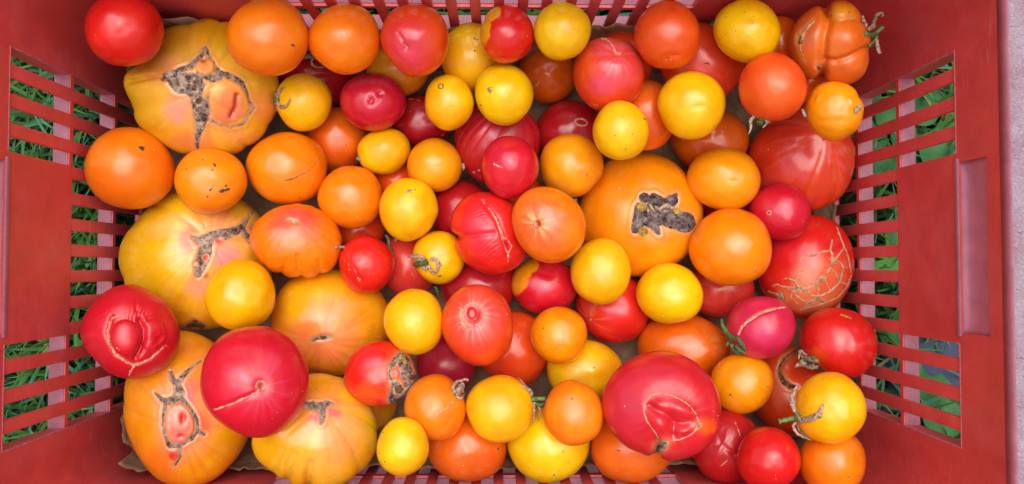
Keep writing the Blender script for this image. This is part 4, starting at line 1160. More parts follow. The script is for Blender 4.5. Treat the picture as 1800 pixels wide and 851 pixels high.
T('orange-red tomato with thread-like tan stem scar, upper middle', 'RO', 1070, 131, 64, 66, -15, 2, .9, 2, ob=[(70, -.02, 20)],
  f=[('glow', 1085, 98, '#d23a44', .6, .9), ('streak', 1085, 98, '#d8607a', .55, 10, .9), ('ribs', 1085, 98, 6, .02, 1.2), ('dim', 1085, 98, (8, 8, 0), 4), ('blob', 1030, 110, (18, 40, 0), '#dd5a14', .5), ('blob', 1060, 150, (26, 20, 0), '#d6508a', .3)],
  parts=[('scar', [pl([(1058, 68, 2.6), (1066, 69, 1.6), (1074, 75, 1.6), (1080, 87, 2), (1084, 96, 3)], 2), pl([(1085, 97, 4.5), (1091, 94, 2)], 2)], [(1085, 98, 2.4, 4, 0)], 'tan', 1.1, .8, .7)])
T('shiny orange-red tomato with dented end at the upper wall', 'RO', 1173, 62, 59, 60, 0, 2, .92, 2, ob=[(250, .02, 20)],
  f=[('blob', 1173, 62, (70, 70, 0), '#de560c', .7), ('dim', 1180, 99, (16, 6, -8), 3), ('dim', 1171, 107, (7, 6, 0), 3), ('dim', 1192, 108, (12, 7, -35), -2)], parts=[('dots', [(1171, 106, 2.2)], 'cork')])
T('lumpy brown-orange tomato of several lobes in the upper right corner', 'BO', 1460, 78, 70, 73, 0, 2, .85, 3,
  ob=[(255, -.24, 9), (98, -.12, 8), (-48, .05, 20), (215, .03, 20), (72, .04, 12), (20, -.03, 10), (168, .03, 20), (-12, -.04, 8)],
  f=[('dim', 1422, 66, (30, 40, 15), -9), ('dim', 1488, 66, (27, 30, -15), -12), ('dim', 1494, 120, (30, 24, -10), -9), ('dim', 1482, 22, (26, 16, 0), -8), ('crease', [(1452, 14), (1456, 40), (1449, 66), (1446, 100), (1444, 126)], 9, 10), ('crease', [(1452, 106), (1470, 106), (1488, 100), (1508, 90), (1528, 82)], 6, 6), ('crease', [(1452, 20), (1466, 34), (1478, 38), (1498, 34), (1512, 38)], 5, 4),
     ('blob', 1482, 22, (26, 14, 0), '#d6900e', .8), ('blob', 1422, 60, (16, 26, 20), '#b05a40', .45), ('blob', 1490, 65, (30, 30, 0), '#cf560c', .5), ('line', [(1456, 20), (1475, 34), (1500, 34)], 3, '#c8a050', .4), ('line', [(1432, 36), (1414, 56), (1406, 76), (1409, 95), (1416, 108)], 4, '#cf9050', .6)],
  parts=[('scar', [pl([(1436, 35, 1), (1423, 44, 2), (1412, 58, 4), (1407, 72, 5), (1406, 84, 2), (1411, 98, 1), (1416, 109, 1)], 2)], (), 'tan', .8, 1.2, .8), ('scar', [pl([(1409, 64, 2), (1407, 74, 3.5)], 2)], (), 'brown', 1.2, .8, .8), ('scar', [[(1440, 120, 4), (1436, 117, 2)]], (), 'brown', .8, 1), ('dots', [(1461, 28, 1.8), (1493, 22, 1.6)]), ('fleck', [(1494, 28), (1498, 34), (1492, 40), (1491, 50)], 1.3, 'tan'),
         ('stem', [(1519, 60, 2), (1533, 62, 5), (1544, 54, 8), (1551, 48, 9)], 4.2, 'stem'), ('stem', [(1526, 80, 3), (1536, 72, 6), (1542, 63, 7)], 3, 'stem'), ('sepal', [(1523, 52, 4), (1534, 44, 8), (1537, 36, 10), (1541, 26, 12), (1551, 24, 11), (1550, 30, 10)], 2.4), ('sepal', [(1540, 66, 6), (1542, 80, 8), (1545, 92, 8), (1549, 92, 7)], 2.4), ('sepal', [(1521, 48, 4), (1514, 36, 6), (1513, 28, 6)], 2), ('sepal', [(1524, 54, 4), (1532, 50, 7), (1540, 46, 7)], 2)])
T('amber-yellow tomato above the star-scarred one, near the centre', 'A', 1004, 291, 56, 56, 0, 2, .92, 1, ob=[(-15, .03, 15), (-40, -.03, 15)], f=[('blob', 1004, 290, (60, 60, 0), '#e99e0a', .6), ('blob', 985, 325, (26, 12, 30), '#c98a30', .35)], parts=[('stem', [(1011, 350, 2), (1012, 355, 3)], 3.5, 'stem')])
T('small lemon tomato with green button mark in the upper middle', 'Y', 789, 181, 43, 50, 0, 2, .95, 1, ob=[(235, -.04, 20), (-60, -.02, 20)], parts=[('scar', [ring(775, 152, 4.2, 4.2, 0, 0, 360, 1.6)], (), 'stem', .8, .3, .6)])
T('crimson tomato with torn flesh on its crown, in the upper middle', 'C', 656, 179, 58, 52, 0, 2, .92, 2,
  f=[('dim', 652, 178, (6, 10, 10), 4), ('dim', 668, 165, (7, 6, 0), 3.5), ('blob', 652, 178, (7, 11, 10), '#b5081e', .9), ('blob', 668, 165, (8, 7, 0), '#b50a20', .8), ('wr', 660, 172, 16, 1.5, 6, .6, .8), ('blob', 656, 175, (26, 20, 0), '#cc2a4e', .5)],
  parts=[('fleck', [(646, 169), (650, 165), (647, 175)], .8, 'tan'), ('fleck', [(648, 186), (653, 190), (657, 186)], .7, 'tan'), ('fleck', [(668, 175), (674, 170), (678, 172)], .9, 'tan'), ('dots', [(634, 205, 1.1)], 'tan')])
T('yellow tomato with stubby green stem and dry calyx beside the scarred corner heirloom', 'Y', 534, 180, 50, 51, 0, 2, .95, 1, ob=[(-150, -.02, 20)],
  parts=[('stem', [(490, 176, 4), (479, 173, 6), (467, 172, 6)], 3.6, 'stem'), ('sepal', [(490, 178, 4), (494, 187, 3), (504, 186, 3), (511, 174, 2)], 2.2), ('sepal', [(491, 172, 4), (487, 164, 6), (483, 157, 5)], 1.8), ('sepal', [(490, 170, 4), (494, 160, 4), (501, 153, 3)], 1.6), ('sepal', [(489, 182, 4), (483, 186, 5), (478, 196, 4)], 3.2), ('sepal', [(488, 182, 4), (486, 192, 5), (481, 198, 4)], 2)])
T('yellow tomato between small oval yellow one and the wrinkle-ribbed deep red', 'A', 764, 291, 48, 48, 0, 2, .95, 1, f=[('blob', 764, 290, (50, 50, 0), '#eaa40a', .7)], parts=[('sepal', [(812, 287, 2), (815, 294, 3), (814, 300, 2)], 1.8)])
T('orange tomato with a fine black crack line, next to the speckled amber one', 'O', 506, 296, 71, 65, 10, 2, .92, 1, f=[('blob', 506, 296, (80, 80, 0), '#ea8409', .6), ('blob', 470, 330, (30, 14, 30), '#e2860c', .4)], parts=[('scar', [pl([(501, 317, 1.2), (510, 316, 1.8), (520, 312, 1.2), (536, 304, .8), (550, 293, .8), (562, 277, .7)], 1)], (), 'brown', .5, .4, .6, (), 'crack', 1, .3), ('dots', [(527, 348, 1.8), (470, 331, 1.3)], 'brown')])
T('plain round orange tomato above the shiny little red one', 'O', 617, 347, 58, 55, 10, 2, .93, 1, f=[('blob', 617, 347, (60, 60, 0), '#e97f08', .5)], parts=[('dots', [(628, 382, 2.2)], 'tan')])
T('largest plain orange tomato lying on the slats of the left wall', 'O', 230, 297, 81, 71, 10, 2, .9, 1, ob=[(180, .02, 20)], f=[('blob', 240, 250, (40, 20, 0), '#e8800c', .4)], parts=[('scar', [[(245, 259, 2.5), (251, 261, 4)], [(255, 258, 1), (264, 257, 1)]], (), 'fleck', .5, 1.2, .6)])
T('yellow tomato in the hollow of the left-hand heirloom with the pink-grey scar', 'Y', 423, 519, 64, 62, -20, 2, .93, 1, f=[('blob', 423, 519, (70, 70, 0), '#eba309', .5), ('crease', [(440, 500), (448, 545)], 12, 1.2)], parts=[('fleck', [(423, 490), (428, 488), (431, 490)], .9, 'tan')])
T('pink-flushed orange tomato with scalloped lower edge, left of the middle', 'O', 523, 424, 81, 65, 5, 2, .82, 2,
  ob=[(243, -.05, 3.5), (257, .03, 5), (276, -.07, 3.5), (290, .02, 5), (303, -.06, 3.5), (318, .03, 6), (228, .02, 8)],
  f=[('glow', 515, 390, '#d04a3c', .85, .62), ('streak', 515, 390, '#d83c60', .5, 18, .7), ('ribs', 515, 388, 14, .018, 2.0), ('blob', 520, 420, (40, 30, 0), '#e88a50', .35), ('crease', [(522, 482), (524, 465), (522, 450)], 4, 3), ('crease', [(565, 478), (560, 460)], 4, 3), ('dim', 515, 389, (14, 8, 0), 3)],
  parts=[('scar', [pl([(510, 387, 1.6), (516, 390, 2.6), (523, 391, 1.4)], 2)], (), 'cork', .8, 1.2, .7), ('fleck', [(487, 438), (490, 441)], 2.2, 'cork'), ('stem', [(588, 434, 2), (598, 434, 4), (605, 434, 4)], 2.6, 'dry')])
T('bright yellow tomato with insect-shaped dry blossom, left of the lobed seamed red', 'Y', 718, 368, 51, 56, 0, 2, .95, 1, ob=[(-5, .02, 10), (-25, -.02, 10)],
  parts=[('scar', [[(717, 336, 3.4), (721, 333, 2)], [(719, 332, 1), (724, 335, 1), (731, 333, .9)], [(722, 338, 1), (726, 345, .8)], [(714, 340, 1.4)], [(721, 331, .8), (723, 327, .7)]], (), 'cork', 1.2, .8, .5), ('dots', [(695, 350, .9), (692, 356, .7)])])
T('yellow tomato topped with withered green calyx, left of the lobed seamed red', 'Y', 772, 452, 46, 47, 0, 2, .95, 1, ob=[(225, -.02, 20)],
  parts=[('stem', [(732, 464, 3), (742, 463, 6), (752, 460, 6)], 5, 'gsepal'), ('sepal', [(748, 461, 5), (738, 454, 6), (728, 451, 6), (717, 452, 5)], 2.4), ('sepal', [(752, 460, 5), (745, 452, 6), (736, 449, 6), (728, 446, 4)], 1.8), ('sepal', [(752, 463, 5), (757, 471, 4), (763, 479, 3), (768, 474, 4), (770, 464, 4), (764, 454, 5), (757, 454, 5)], 2.3), ('sepal', [(757, 457, 5), (766, 456, 5), (772, 462, 4), (776, 467, 3)], 2), ('sepal', [(744, 467, 5), (750, 471, 4), (752, 466, 6)], 2.4, 'dry'), ('sepal', [(730, 469, 3), (736, 466, 6), (746, 458, 7)], 2.2, 'sepal'), ('fleck', [(770, 486), (775, 485)], .9)])
T('lobed red tomato with a long tan seam and wrinkled base, at the centre', 'R', 860, 409, 64, 76, -22, 2, .85, 3,
  ob=[(188, -.17, 9), (150, .03, 20), (-10, -.12, 10), (-35, .05, 16), (230, .05, 20), (95, -.02, 12)],
  f=[('crease', [(796, 417), (815, 416), (840, 413), (868, 410)], 6, 3.5), ('crease', [(850, 355), (862, 370), (873, 387), (884, 415), (889, 430), (895, 450)], 4.5, 5), ('blob', 850, 400, (40, 50, 0), '#cf2440', .65), ('blob', 818, 440, (16, 30, 0), '#db3a16', .6), ('wr', 860, 440, 26, 1.6, 4, .7, .9), ('wr', 900, 460, 26, 2.0, 2.4, 1, .1), ('dim', 891, 433, (4, 8, 0), 4), ('blob', 891, 433, (5, 9, 0), '#c00a2a', .9), ('wr', 845, 365, 24, .9, 5, .3, 1)],  # large pinkish blob paints the sheen on the skin
  parts=[('scar', [pl([(851, 357, .6), (863, 370, 1), (870, 382, 2.2), (875, 392, 2), (882, 412, 2.6), (884, 424, 1.2), (887, 436, 1), (893, 446, 2.2), (893, 460, .8)], 2), pl([(893, 446, 2.2), (900, 432, 2.4), (893, 424, 1), (884, 416, 1)], 2)], (), 'tan', .9, .8, .7, (), 'seam', 1.5, .6)])
T('red tomato flushed yellow on one shoulder, left of the plain yellow at the centre', 'C', 957, 502, 58, 51, 5, 2, .92, 2,
  ob=[(170, -.03, 10)], f=[('blob', 957, 510, (60, 60, 0), '#cb1826', .6), ('sharp', 912, 492, (18, 30, 20), '#e18a10', 1), ('sharp', 930, 465, (18, 14, -10), '#e0900e', 1), ('dim', 955, 480, (20, 7, 20), 2), ('dim', 950, 475, (8, 8, 0), -1.5), ('blob', 948, 505, (22, 14, 20), '#cd3058', .5)], parts=[('dots', [(994, 532, 1.5)], 'tan')])
T('small shiny red tomato split by grey-brown scabby scar, lower left of the middle', 'R', 668, 657, 63, 58, 0, 2, .9, 2,
  ob=[(-50, -.05, 10), (60, -.04, 8), (40, .03, 12)],
  f=[('crease', [(703, 612), (690, 640), (692, 670), (690, 706)], 6, 3), ('blob', 648, 690, (28, 20, 0), '#e0560e', .65), ('blob', 650, 630, (26, 20, 0), '#cf2a3c', .5), ('blob', 695, 657, (9, 12, 0), '#d41a14', 1), ('knob', 695, 657, (9, 12, 0), 2)],
  parts=[('scar', [pl([(703, 622, 4), (692, 637, 6), (686, 652, 5), (690, 668, 7), (700, 684, 13), (686, 703, 6), (700, 700, 9)], 4), pl([(707, 628, 9), (712, 642, 11), (714, 657, 13), (722, 666, 11), (719, 680, 11), (708, 692, 10)], 6)], [(695, 657, 8, 11, 0)], 'cork', 1.4, 1.2, 1.0, [(700, 684, 7, 2), (723, 664, 5, 2), (712, 676, 5, 1.5)]), ('scar', [[(701, 684, 9)], [(724, 663, 6)], [(713, 650, 4)]], (), 'brown', 2.2, 1.4), ('scar', [[(706, 626, 5), (711, 638, 5)]], (), 'ochre', 2.2, .8), ('dots', [(636, 640, 1.1)], 'tan')])
T('yellow tomato right of the broad golden one with the slit scar', 'Y', 728, 565, 53, 58, 0, 2, .95, 1, ob=[(55, .015, 15)], f=[('blob', 728, 565, (60, 60, 0), '#e8a90b', .5)], parts=[('dots', [(688, 579, 2.2), (700, 540, .8)], 'tan')])
T('orange-red tomato with a round red hole ringed by scar tissue', 'RO', 840, 571, 64, 72, -18, 2, .88, 2,
  ob=[(60, -.01, 20)], f=[('glow', 838, 556, '#d04040', .7, .85), ('streak', 831, 552, '#dd8a70', .65, 20, .8), ('blob', 870, 600, (22, 40, -20), '#d6440e', .5), ('dim', 831, 552, (20, 21, 0), 8), ('blob', 832, 553, (19, 20, 0), '#b80c12', 1), ('knob', 829, 550, (9, 11, 0), 5), ('blob', 829, 549, (7, 8, 0), '#cf1c1c', 1), ('ribs', 831, 552, 9, .012, 1.4)],
  parts=[('scar', [ring(831, 552, 18.5, 20, -10, 0, 360, 1.5), ring(826, 556, 18, 19, 0, 110, 230, 3.2), [(823, 574, 4), (828, 580, 1.5)], [(812, 540, 3), (806, 541, 1)]], (), 'tan', 1, 1, .7)])
T('orange tomato with dried calyx and pale split, at the lower edge left of centre', 'O', 765, 716, 54, 59, 0, 2, .95, 1,
  f=[('crease', [(781, 752), (788, 744), (794, 734)], 3, 1.5), ('blob', 765, 716, (60, 60, 0), '#e87c0e', .5)],
  parts=[('scar', [pl([(798, 704, 3), (792, 712, 2.5), (783, 719, 1.6), (771, 726, .8)], 2)], (), 'tan', .7, .8, .6), ('stem', [(798, 694, 3), (804, 687, 8), (809, 680, 9)], 6, 'dry'), ('stem', [(802, 692, 4), (805, 686, 11)], 3.4, 'gsepal'), ('sepal', [(800, 694, 4), (794, 684, 6), (797, 677, 9), (808, 670, 10), (821, 667, 8), (821, 671, 8)], 2.2), ('sepal', [(806, 680, 10), (813, 676, 11), (812, 686, 10), (815, 690, 9)], 2.6, 'dry'), ('sepal', [(800, 698, 3), (808, 700, 5), (813, 693, 6)], 2.2)])
T('smallest lemon-yellow tomato in front of the lower wall, left of centre', 'LY', 708, 785, 46, 52, 5, 2, .95, 1, parts=[('fleck', [(693, 765), (699, 766)], .9, 'tan'), ('dots', [(673, 760, 1.2), (682, 748, .9), (667, 797, 1.4), (676, 812, 1.6)], 'brown')])
T('lemon-yellow tomato with a tiny hooked mark, low against the lower wall', 'LY', 964, 781, 72, 67, 0, 2, .88, 1, parts=[('fleck', [(984, 792), (988, 791), (992, 795)], .9), ('dots', [(974, 835, 2.2)], 'cork'), ('dots', [(947, 739, 1.4)], 'brown')])
T('smooth orange tomato in the lower right corner under the stemmed yellow', 'O', 1463, 811, 60, 60, 0, 2, .92, 1, parts=[('dots', [(1492, 838, 2.4), (1510, 836, 1.8)], 'brown')])
T('round red tomato by the lower wall, left of the corner orange one', 'R', 1350, 806, 57, 56, 0, 2, .93, 1, f=[('blob', 1350, 800, (60, 60, 0), '#c91a20', .6), ('dim', 1382, 790, (5, 12, 0), 1.5)], parts=[('fleck', [(1361, 824), (1363, 832), (1364, 842)], 1.3, 'tan')])
T('tangerine-orange tomato with two corky dots above the giant red one\'s right shoulder', 'A', 1304, 673, 55, 54, 0, 2, .93, 1, ob=[(20, -.02, 15)], f=[('blob', 1304, 673, (60, 60, 0), '#ea8c08', .6)], parts=[('dots', [(1284, 694, 2.6), (1349, 679, 3)], 'ochre')])

# ---- the top layer
T('bright red tomato topmost in the upper left corner', 'R', 220, 52, 71, 66, 15, 3, .93, 1, ob=[(150, .02, 20)], parts=[('dots', [(193, 48, 1.2)]), ('dots', [(168, 62, 1), (216, 24, .9)], 'tan')])
T('round yellow tomato at the upper wall, right of the red-and-yellow one', 'LY', 988, 55, 50, 52, 0, 3, .95, 1, parts=[('dots', [(1010, 51, 1.3)])])
T('large yellow tomato with pinprick dents at the upper right wall', 'LY', 1313, 55, 59, 57, 25, 3, .93, 1, f=[('blob', 1316, 38, (14, 10, 0), '#dba010', .6), ('dim', 1316, 34, (12, 8, 0), 1.5), ('blob', 1313, 95, (50, 25, 0), '#dca40a', .4)], parts=[('dots', [(1309, 22, 1.6), (1325, 29, 1.6), (1293, 55, 1), (1323, 42, 1)], 'brown')])
T('orange-red tomato above a dry calyx, below the lumpy brown-orange one', 'RO', 1357, 154, 61, 60, 0, 3, .93, 1, f=[('blob', 1360, 160, (44, 40, 0), '#e2701a', .6), ('blob', 1357, 154, (65, 65, 0), '#de5410', .5)],
  parts=[('stem', [(1338, 211, -4), (1334, 218, -2)], 6, 'gsepal'), ('sepal', [(1328, 206, -2), (1320, 212, 0), (1320, 224, 0), (1316, 236, -2)], 2), ('sepal', [(1344, 210, -2), (1348, 216, -2), (1341, 224, -3)], 2.2), ('sepal', [(1326, 203, 0), (1322, 208, 1), (1316, 214, 0)], 2), ('sepal', [(1348, 212, -3), (1354, 216, -3)], 1.8)])
T('dented amber-yellow tomato with dry tuft, leaning on the right wall', 'A', 1466, 195, 51, 53, 0, 3, .93, 2, ob=[(30, -.05, 10), (10, .03, 10), (-35, .02, 15), (150, -.02, 10), (-60, -.03, 14)],
  f=[('blob', 1466, 195, (60, 60, 0), '#e99a08', .6), ('dim', 1437, 174, (3, 8, 25), -1.8), ('dim', 1496, 178, (3, 7, -20), -1.8), ('dim', 1465, 212, (24, 6, 0), 1.6), ('dim', 1505, 192, (8, 8, 0), 2)],
  parts=[('sepal', [(1501, 194, 2), (1506, 190, 4), (1511, 184, 3)], 2.8), ('sepal', [(1501, 198, 2), (1507, 194, 3), (1512, 186, 3)], 2.2), ('sepal', [(1410, 192, 2), (1414, 201, 3), (1419, 208, 1)], 2.2)])
T('large round yellow tomato above the amber one, right of the speckled lemon one', 'Y', 1215, 185, 60, 60, 0, 3, .93, 1, f=[('dim', 1228, 188, (16, 6, -10), 1.5)], parts=[('dots', [(1226, 146, 1.6), (1206, 202, 1)], 'tan'), ('dots', [(1178, 215, 1.2)], 'brown')])
T('lemon-yellow tomato dotted with brown specks, upper right of the centre', 'LY', 1091, 230, 50, 52, 0, 3, .95, 1, parts=[('fleck', [(1081, 237), (1086, 241), (1085, 246), (1080, 248)], .8), ('dots', [(1106, 212, 1), (1098, 222, .9), (1112, 236, 1), (1120, 225, .9), (1094, 205, .9), (1086, 215, .8), (1120, 246, 1), (1100, 262, 1), (1133, 209, 2)], 'brown')])
T('lemon-yellow tomato with a dark blossom-shaped mark, upper middle', 'LY', 886, 166, 52, 54, -15, 3, .95, 1, parts=[('scar', [[(859, 156, 2.8), (861, 162, 3)], [(852, 148, 1), (856, 152, 1.6)], [(862, 154, 2), (867, 153, 1.4)], [(864, 159, 1.6)]], (), 'cork', .9, 1, .5), ('dots', [(845, 185, 2), (870, 178, 1)], 'ochre')])
T('small oval yellow tomato below the torn crimson one', 'Y', 675, 266, 47, 41, -15, 3, .95, 1, ob=[(190, -.03, 15)], parts=[('stem', [(634, 281, -1), (631, 278, 2)], 4, 'sepal'), ('dots', [(713, 257, .9)], 'brown')])
T('crimson-red tomato with a small star scar, above the seamed red one', 'C', 896, 294, 51, 55, 0, 3, .92, 1, f=[('blob', 896, 300, (56, 56, 0), '#c81a26', .7), ('blob', 880, 275, (22, 22, 0), '#bf1e44', .6), ('crease', [(868, 280), (900, 318)], 20, 1.5)], parts=[('scar', [[(869, 289, 2.5), (875, 292, 2.5)], [(875, 292, 2), (883, 295, .8)], [(867, 283, .8), (869, 288, 1.5)]], (), 'tan', .8, 1, .6)])
T('amber tomato with black scabby flecks on the left-hand heirlooms', 'A', 371, 318, 65, 57, 0, 3, .93, 1, ob=[(95, .01, 20)],
  parts=[('scar', [[(387, 337, 2.5), (396, 335, 3.6), (405, 332, 2)]], (), 'fleck', .7, 1.5, .6), ('scar', [[(376, 325, 1), (373, 330, 2.2), (369, 334, 2)]], (), 'fleck', .6, 1.6, .6), ('scar', [[(375, 287, 1.4), (378, 291, 2.2)]], (), 'fleck', .5, 1, .6), ('dots', [(373, 299, 1.8), (356, 281, 1.6), (365, 346, 2), (397, 327, 2.2), (382, 342, 1), (395, 310, .9), (328, 297, 1.8), (345, 302, 1), (352, 309, 1), (338, 308, .9), (360, 312, .9), (347, 292, .8), (366, 305, .8), (353, 297, .9)], 'fleck')])
T('shiny small red tomato with scuffed skin and green stalk stub, left of centre', 'R', 644, 465, 48, 52, 0, 3, .95, 2, ob=[(15, .02, 15)], f=[('dim', 632, 489, (8, 5, 20), 2), ('crease', [(624, 472), (628, 482), (636, 496)], 2, 1.2)], parts=[('fleck', [(606, 458), (607, 466)], .8, 'tan'), ('fleck', [(612, 462), (614, 474)], .7, 'tan'), ('fleck', [(628, 488), (633, 492), (630, 495)], .7, 'tan'), ('fleck', [(643, 486), (650, 481), (654, 478)], .6, 'brown'), ('dots', [(634, 467, .8)])])
T('pinkish orange tomato with star-rayed red eye, at the centre', 'O', 964, 395, 62, 70, -30, 3, .88, 2, ob=[(-30, .02, 15)],
  f=[('blob', 964, 395, (70, 75, 0), '#df6c1c', .6), ('glow', 950, 393, '#dc6038', .8, .7), ('streak', 950, 395, '#c9481c', .55, 26, 1.1), ('streak', 945, 393, '#eeb06a', .8, 13, .5), ('blob', 1010, 420, (20, 40, -20), '#e08008', .5), ('dim', 945, 393, (8, 8, 0), 3.5), ('blob', 945, 393, (7, 8, 0), '#a00c16', 1), ('wr', 930, 358, 18, .8, 7, .7, .75)],
  parts=[('scar', [ring(945, 393, 7.5, 8, 0, 0, 360, 1.8), [(945, 388, .8), (945, 398, .8)], [(939, 394, .8), (951, 391, .8)]], (), 'ochre', .7, .8, .6)] + [('scar', [ring(944+dx, 388+dx, 26+4*k, 30+5*k, -20, 205, 250-k*4, .6, 8)], (), 'tan', .35, .5, .6) for k, dx in enumerate((4, 3, 2, 1))])
T('smooth amber tomato below the orange-red one, right of the warty-crusted orange', 'A', 1272, 315, 64, 56, 10, 3, .92, 1, ob=[(5, .02, 15)], f=[('blob', 1272, 315, (70, 60, 0), '#ea9a0a', .6), ('dim', 1290, 318, (8, 5, 0), 1.2)], parts=[('dots', [(1237, 337, 1)], 'tan')])
T('crimson tomato with pale navel beside the big round orange one on the right', 'C', 1371, 372, 55, 51, 10, 3, .92, 1, f=[('blob', 1385, 372, (20, 20, 0), '#c8304e', .5), ('streak', 1352, 374, '#d04060', .4, 12, .5)], parts=[('scar', [ring(1352, 374, 3.5, 3.5, 0, 0, 360, 1.8)], (), 'tan', .9, .6, .6), ('dots', [(1372, 368, .9), (1370, 374, .9), (1376, 372, .8), (1389, 395, 1), (1412, 390, 1), (1408, 387, .8)], 'tan')])
T('big round smooth orange tomato left of the crack-netted red one', 'O', 1284, 435, 74, 68, 0, 3, .92, 1, f=[('blob', 1284, 435, (80, 75, 0), '#ec8309', .6), ('blob', 1304, 440, (10, 8, 0), '#e87406', .7)], parts=[('dots', [(1319, 457, .9)], 'brown'), ('fleck', [(1326, 478), (1330, 472)], 1.4, 'ochre')])
T('plain yellow tomato right of the star-eyed one, below the warty orange', 'Y', 1056, 477, 54, 58, 0, 3, .94, 1, f=[('blob', 1056, 477, (60, 60, 0), '#ebaa0a', .5)], parts=[('dots', [(1071, 495, 1)])])
T('wide plain yellow tomato below the warty-crusted orange one', 'Y', 1177, 516, 60, 53, 8, 3, .93, 1, ob=[(30, -.02, 15)], f=[('dim', 1190, 518, (18, 6, 0), 1.2)], parts=[('scar', [ring(1215, 489, 7, 7, 0, 20, 300, .4, 10)], (), 'ochre', .3, .3, .6)])
T('large glossy red tomato with tan suture running to its corky navel, lower left', 'C', 450, 669, 97, 97, 0, 3, .82, 2, ob=[(125, .02, 20), (-45, .015, 20)],
  f=[('blob', 450, 669, (110, 110, 0), '#c6172c', .7), ('streak', 459, 679, '#cc4066', .45, 20, .8), ('dim', 459, 680, (14, 14, 0), 4), ('crease', [(377, 719), (397, 714), (422, 703), (448, 691)], 5, 3), ('blob', 459, 679, (5, 5, 0), '#a8101c', 1), ('dim', 400, 622, (20, 14, 40), 2)],
  parts=[('scar', [pl([(452, 689, 2), (440, 696, 1.8), (422, 703, 2.2), (410, 710, 2.2), (397, 714, 2.6), (384, 718, 2.4), (376, 720, 1.4)], 2), ring(459, 679, 8, 8, 0, 0, 360, 3.4)], [], 'tan', 1, 1.2, .8), ('fleck', [(472, 683), (482, 690), (490, 698)], .6, 'tan'), ('dots', [(506, 693, 1.5), (513, 691, 1.4), (487, 725, 1.6), (532, 688, 1.4), (478, 736, 1.2), (437, 757, 1.5), (415, 672, 1), (420, 600, .8)], 'tan')])
T('puckered red tomato with a button lobe ringed by scar, on the left slats', 'C', 232, 584, 86, 83, 0, 3, .85, 3,
  ob=[(60, -.05, 14), (0, .03, 20), (215, -.05, 18), (175, .02, 20), (30, -.03, 12), (100, .02, 14), (-60, -.02, 15)],
  f=[('blob', 232, 584, (95, 95, 0), '#c8141e', .7), ('dim', 236, 590, (48, 44, 0), 6), ('knob', 220, 594, (29, 32, 0), 13), ('crease', [(246, 562), (254, 578), (254, 598), (247, 618), (238, 632)], 6, 8), ('knob', 270, 590, (24, 30, 0), 5), ('wr', 240, 553, 24, 2.4, 4.5, 1, .15), ('wr', 282, 600, 22, 2.0, 3, .8, .6), ('dim', 279, 597, (9, 11, 0), 3.5), ('crease', [(196, 556), (188, 585), (202, 622), (236, 641), (262, 634), (288, 610)], 4, 3.5), ('crease', [(238, 515), (240, 545)], 3, 1.6), ('wr', 180, 545, 20, .8, 4, .6, .8), ('crease', [(284, 553), (262, 560)], 6, 2.5)],
  parts=[('scar', [pl([(213, 553, 1), (200, 558, 1.6), (193, 566, 2.2), (189, 584, 2.4), (192, 604, 2.6), (203, 622, 2.8), (222, 637, 3), (236, 642, 3.4), (250, 638, 2.8), (264, 631, 2.6), (276, 620, 2), (287, 611, 1.4)], 2), pl([(236, 642, 3), (231, 652, 3), (226, 662, 2.2)], 2)], (), 'tan', 1, 1.2, .8), ('fleck', [(290, 606), (296, 611)], .9, 'tan'), ('fleck', [(205, 612), (210, 615)], .9, 'tan'), ('dots', [(253, 667, 1.5)], 'tan')])
T('bright yellow tomato with wiry calyx on its right side, lower middle', 'Y', 879, 718, 60, 59, -8, 3, .94, 1,
  f=[('dim', 915, 738, (10, 8, 0), 1.5)],
  parts=[('stem', [(934, 702, 2), (944, 701, 5), (958, 701, 6)], 4.2, 'stem'), ('sepal', [(936, 699, 3), (930, 690, 4), (924, 684, 4), (914, 679, 3)], 1.8), ('sepal', [(930, 688, 3), (922, 676, 4), (910, 663, 3)], 1.2, 'tan'), ('sepal', [(937, 707, 3), (939, 722, 4), (937, 744, 2)], 1.6), ('sepal', [(942, 710, 4), (948, 718, 5), (949, 728, 4), (947, 737, 3)], 1.3, 'sepal'), ('sepal', [(938, 706, 5), (948, 712, 6), (957, 708, 6)], 2.2, 'gsepal'), ('sepal', [(936, 696, 4), (934, 688, 5), (930, 682, 5)], 1.6)])
T('small round amber tomato right of the one with a hole', 'A', 983, 589, 50, 51, 0, 3, .95, 1, parts=[('dots', [(955, 577, 1.8), (978, 613, 1.4)], 'brown'), ('dots', [(944, 590, 1.5)], 'tan')])
T('orange tomato with white blossom dot, left of the giant folded red one', 'O', 1008, 726, 53, 58, -15, 3, .94, 1, ob=[(70, -.01, 20)], f=[('blob', 1005, 702, (14, 10, 0), '#e8873a', .6)], parts=[('dots', [(1005, 701, 2.6)], 'cork'), ('dots', [(989, 741, 1)])])
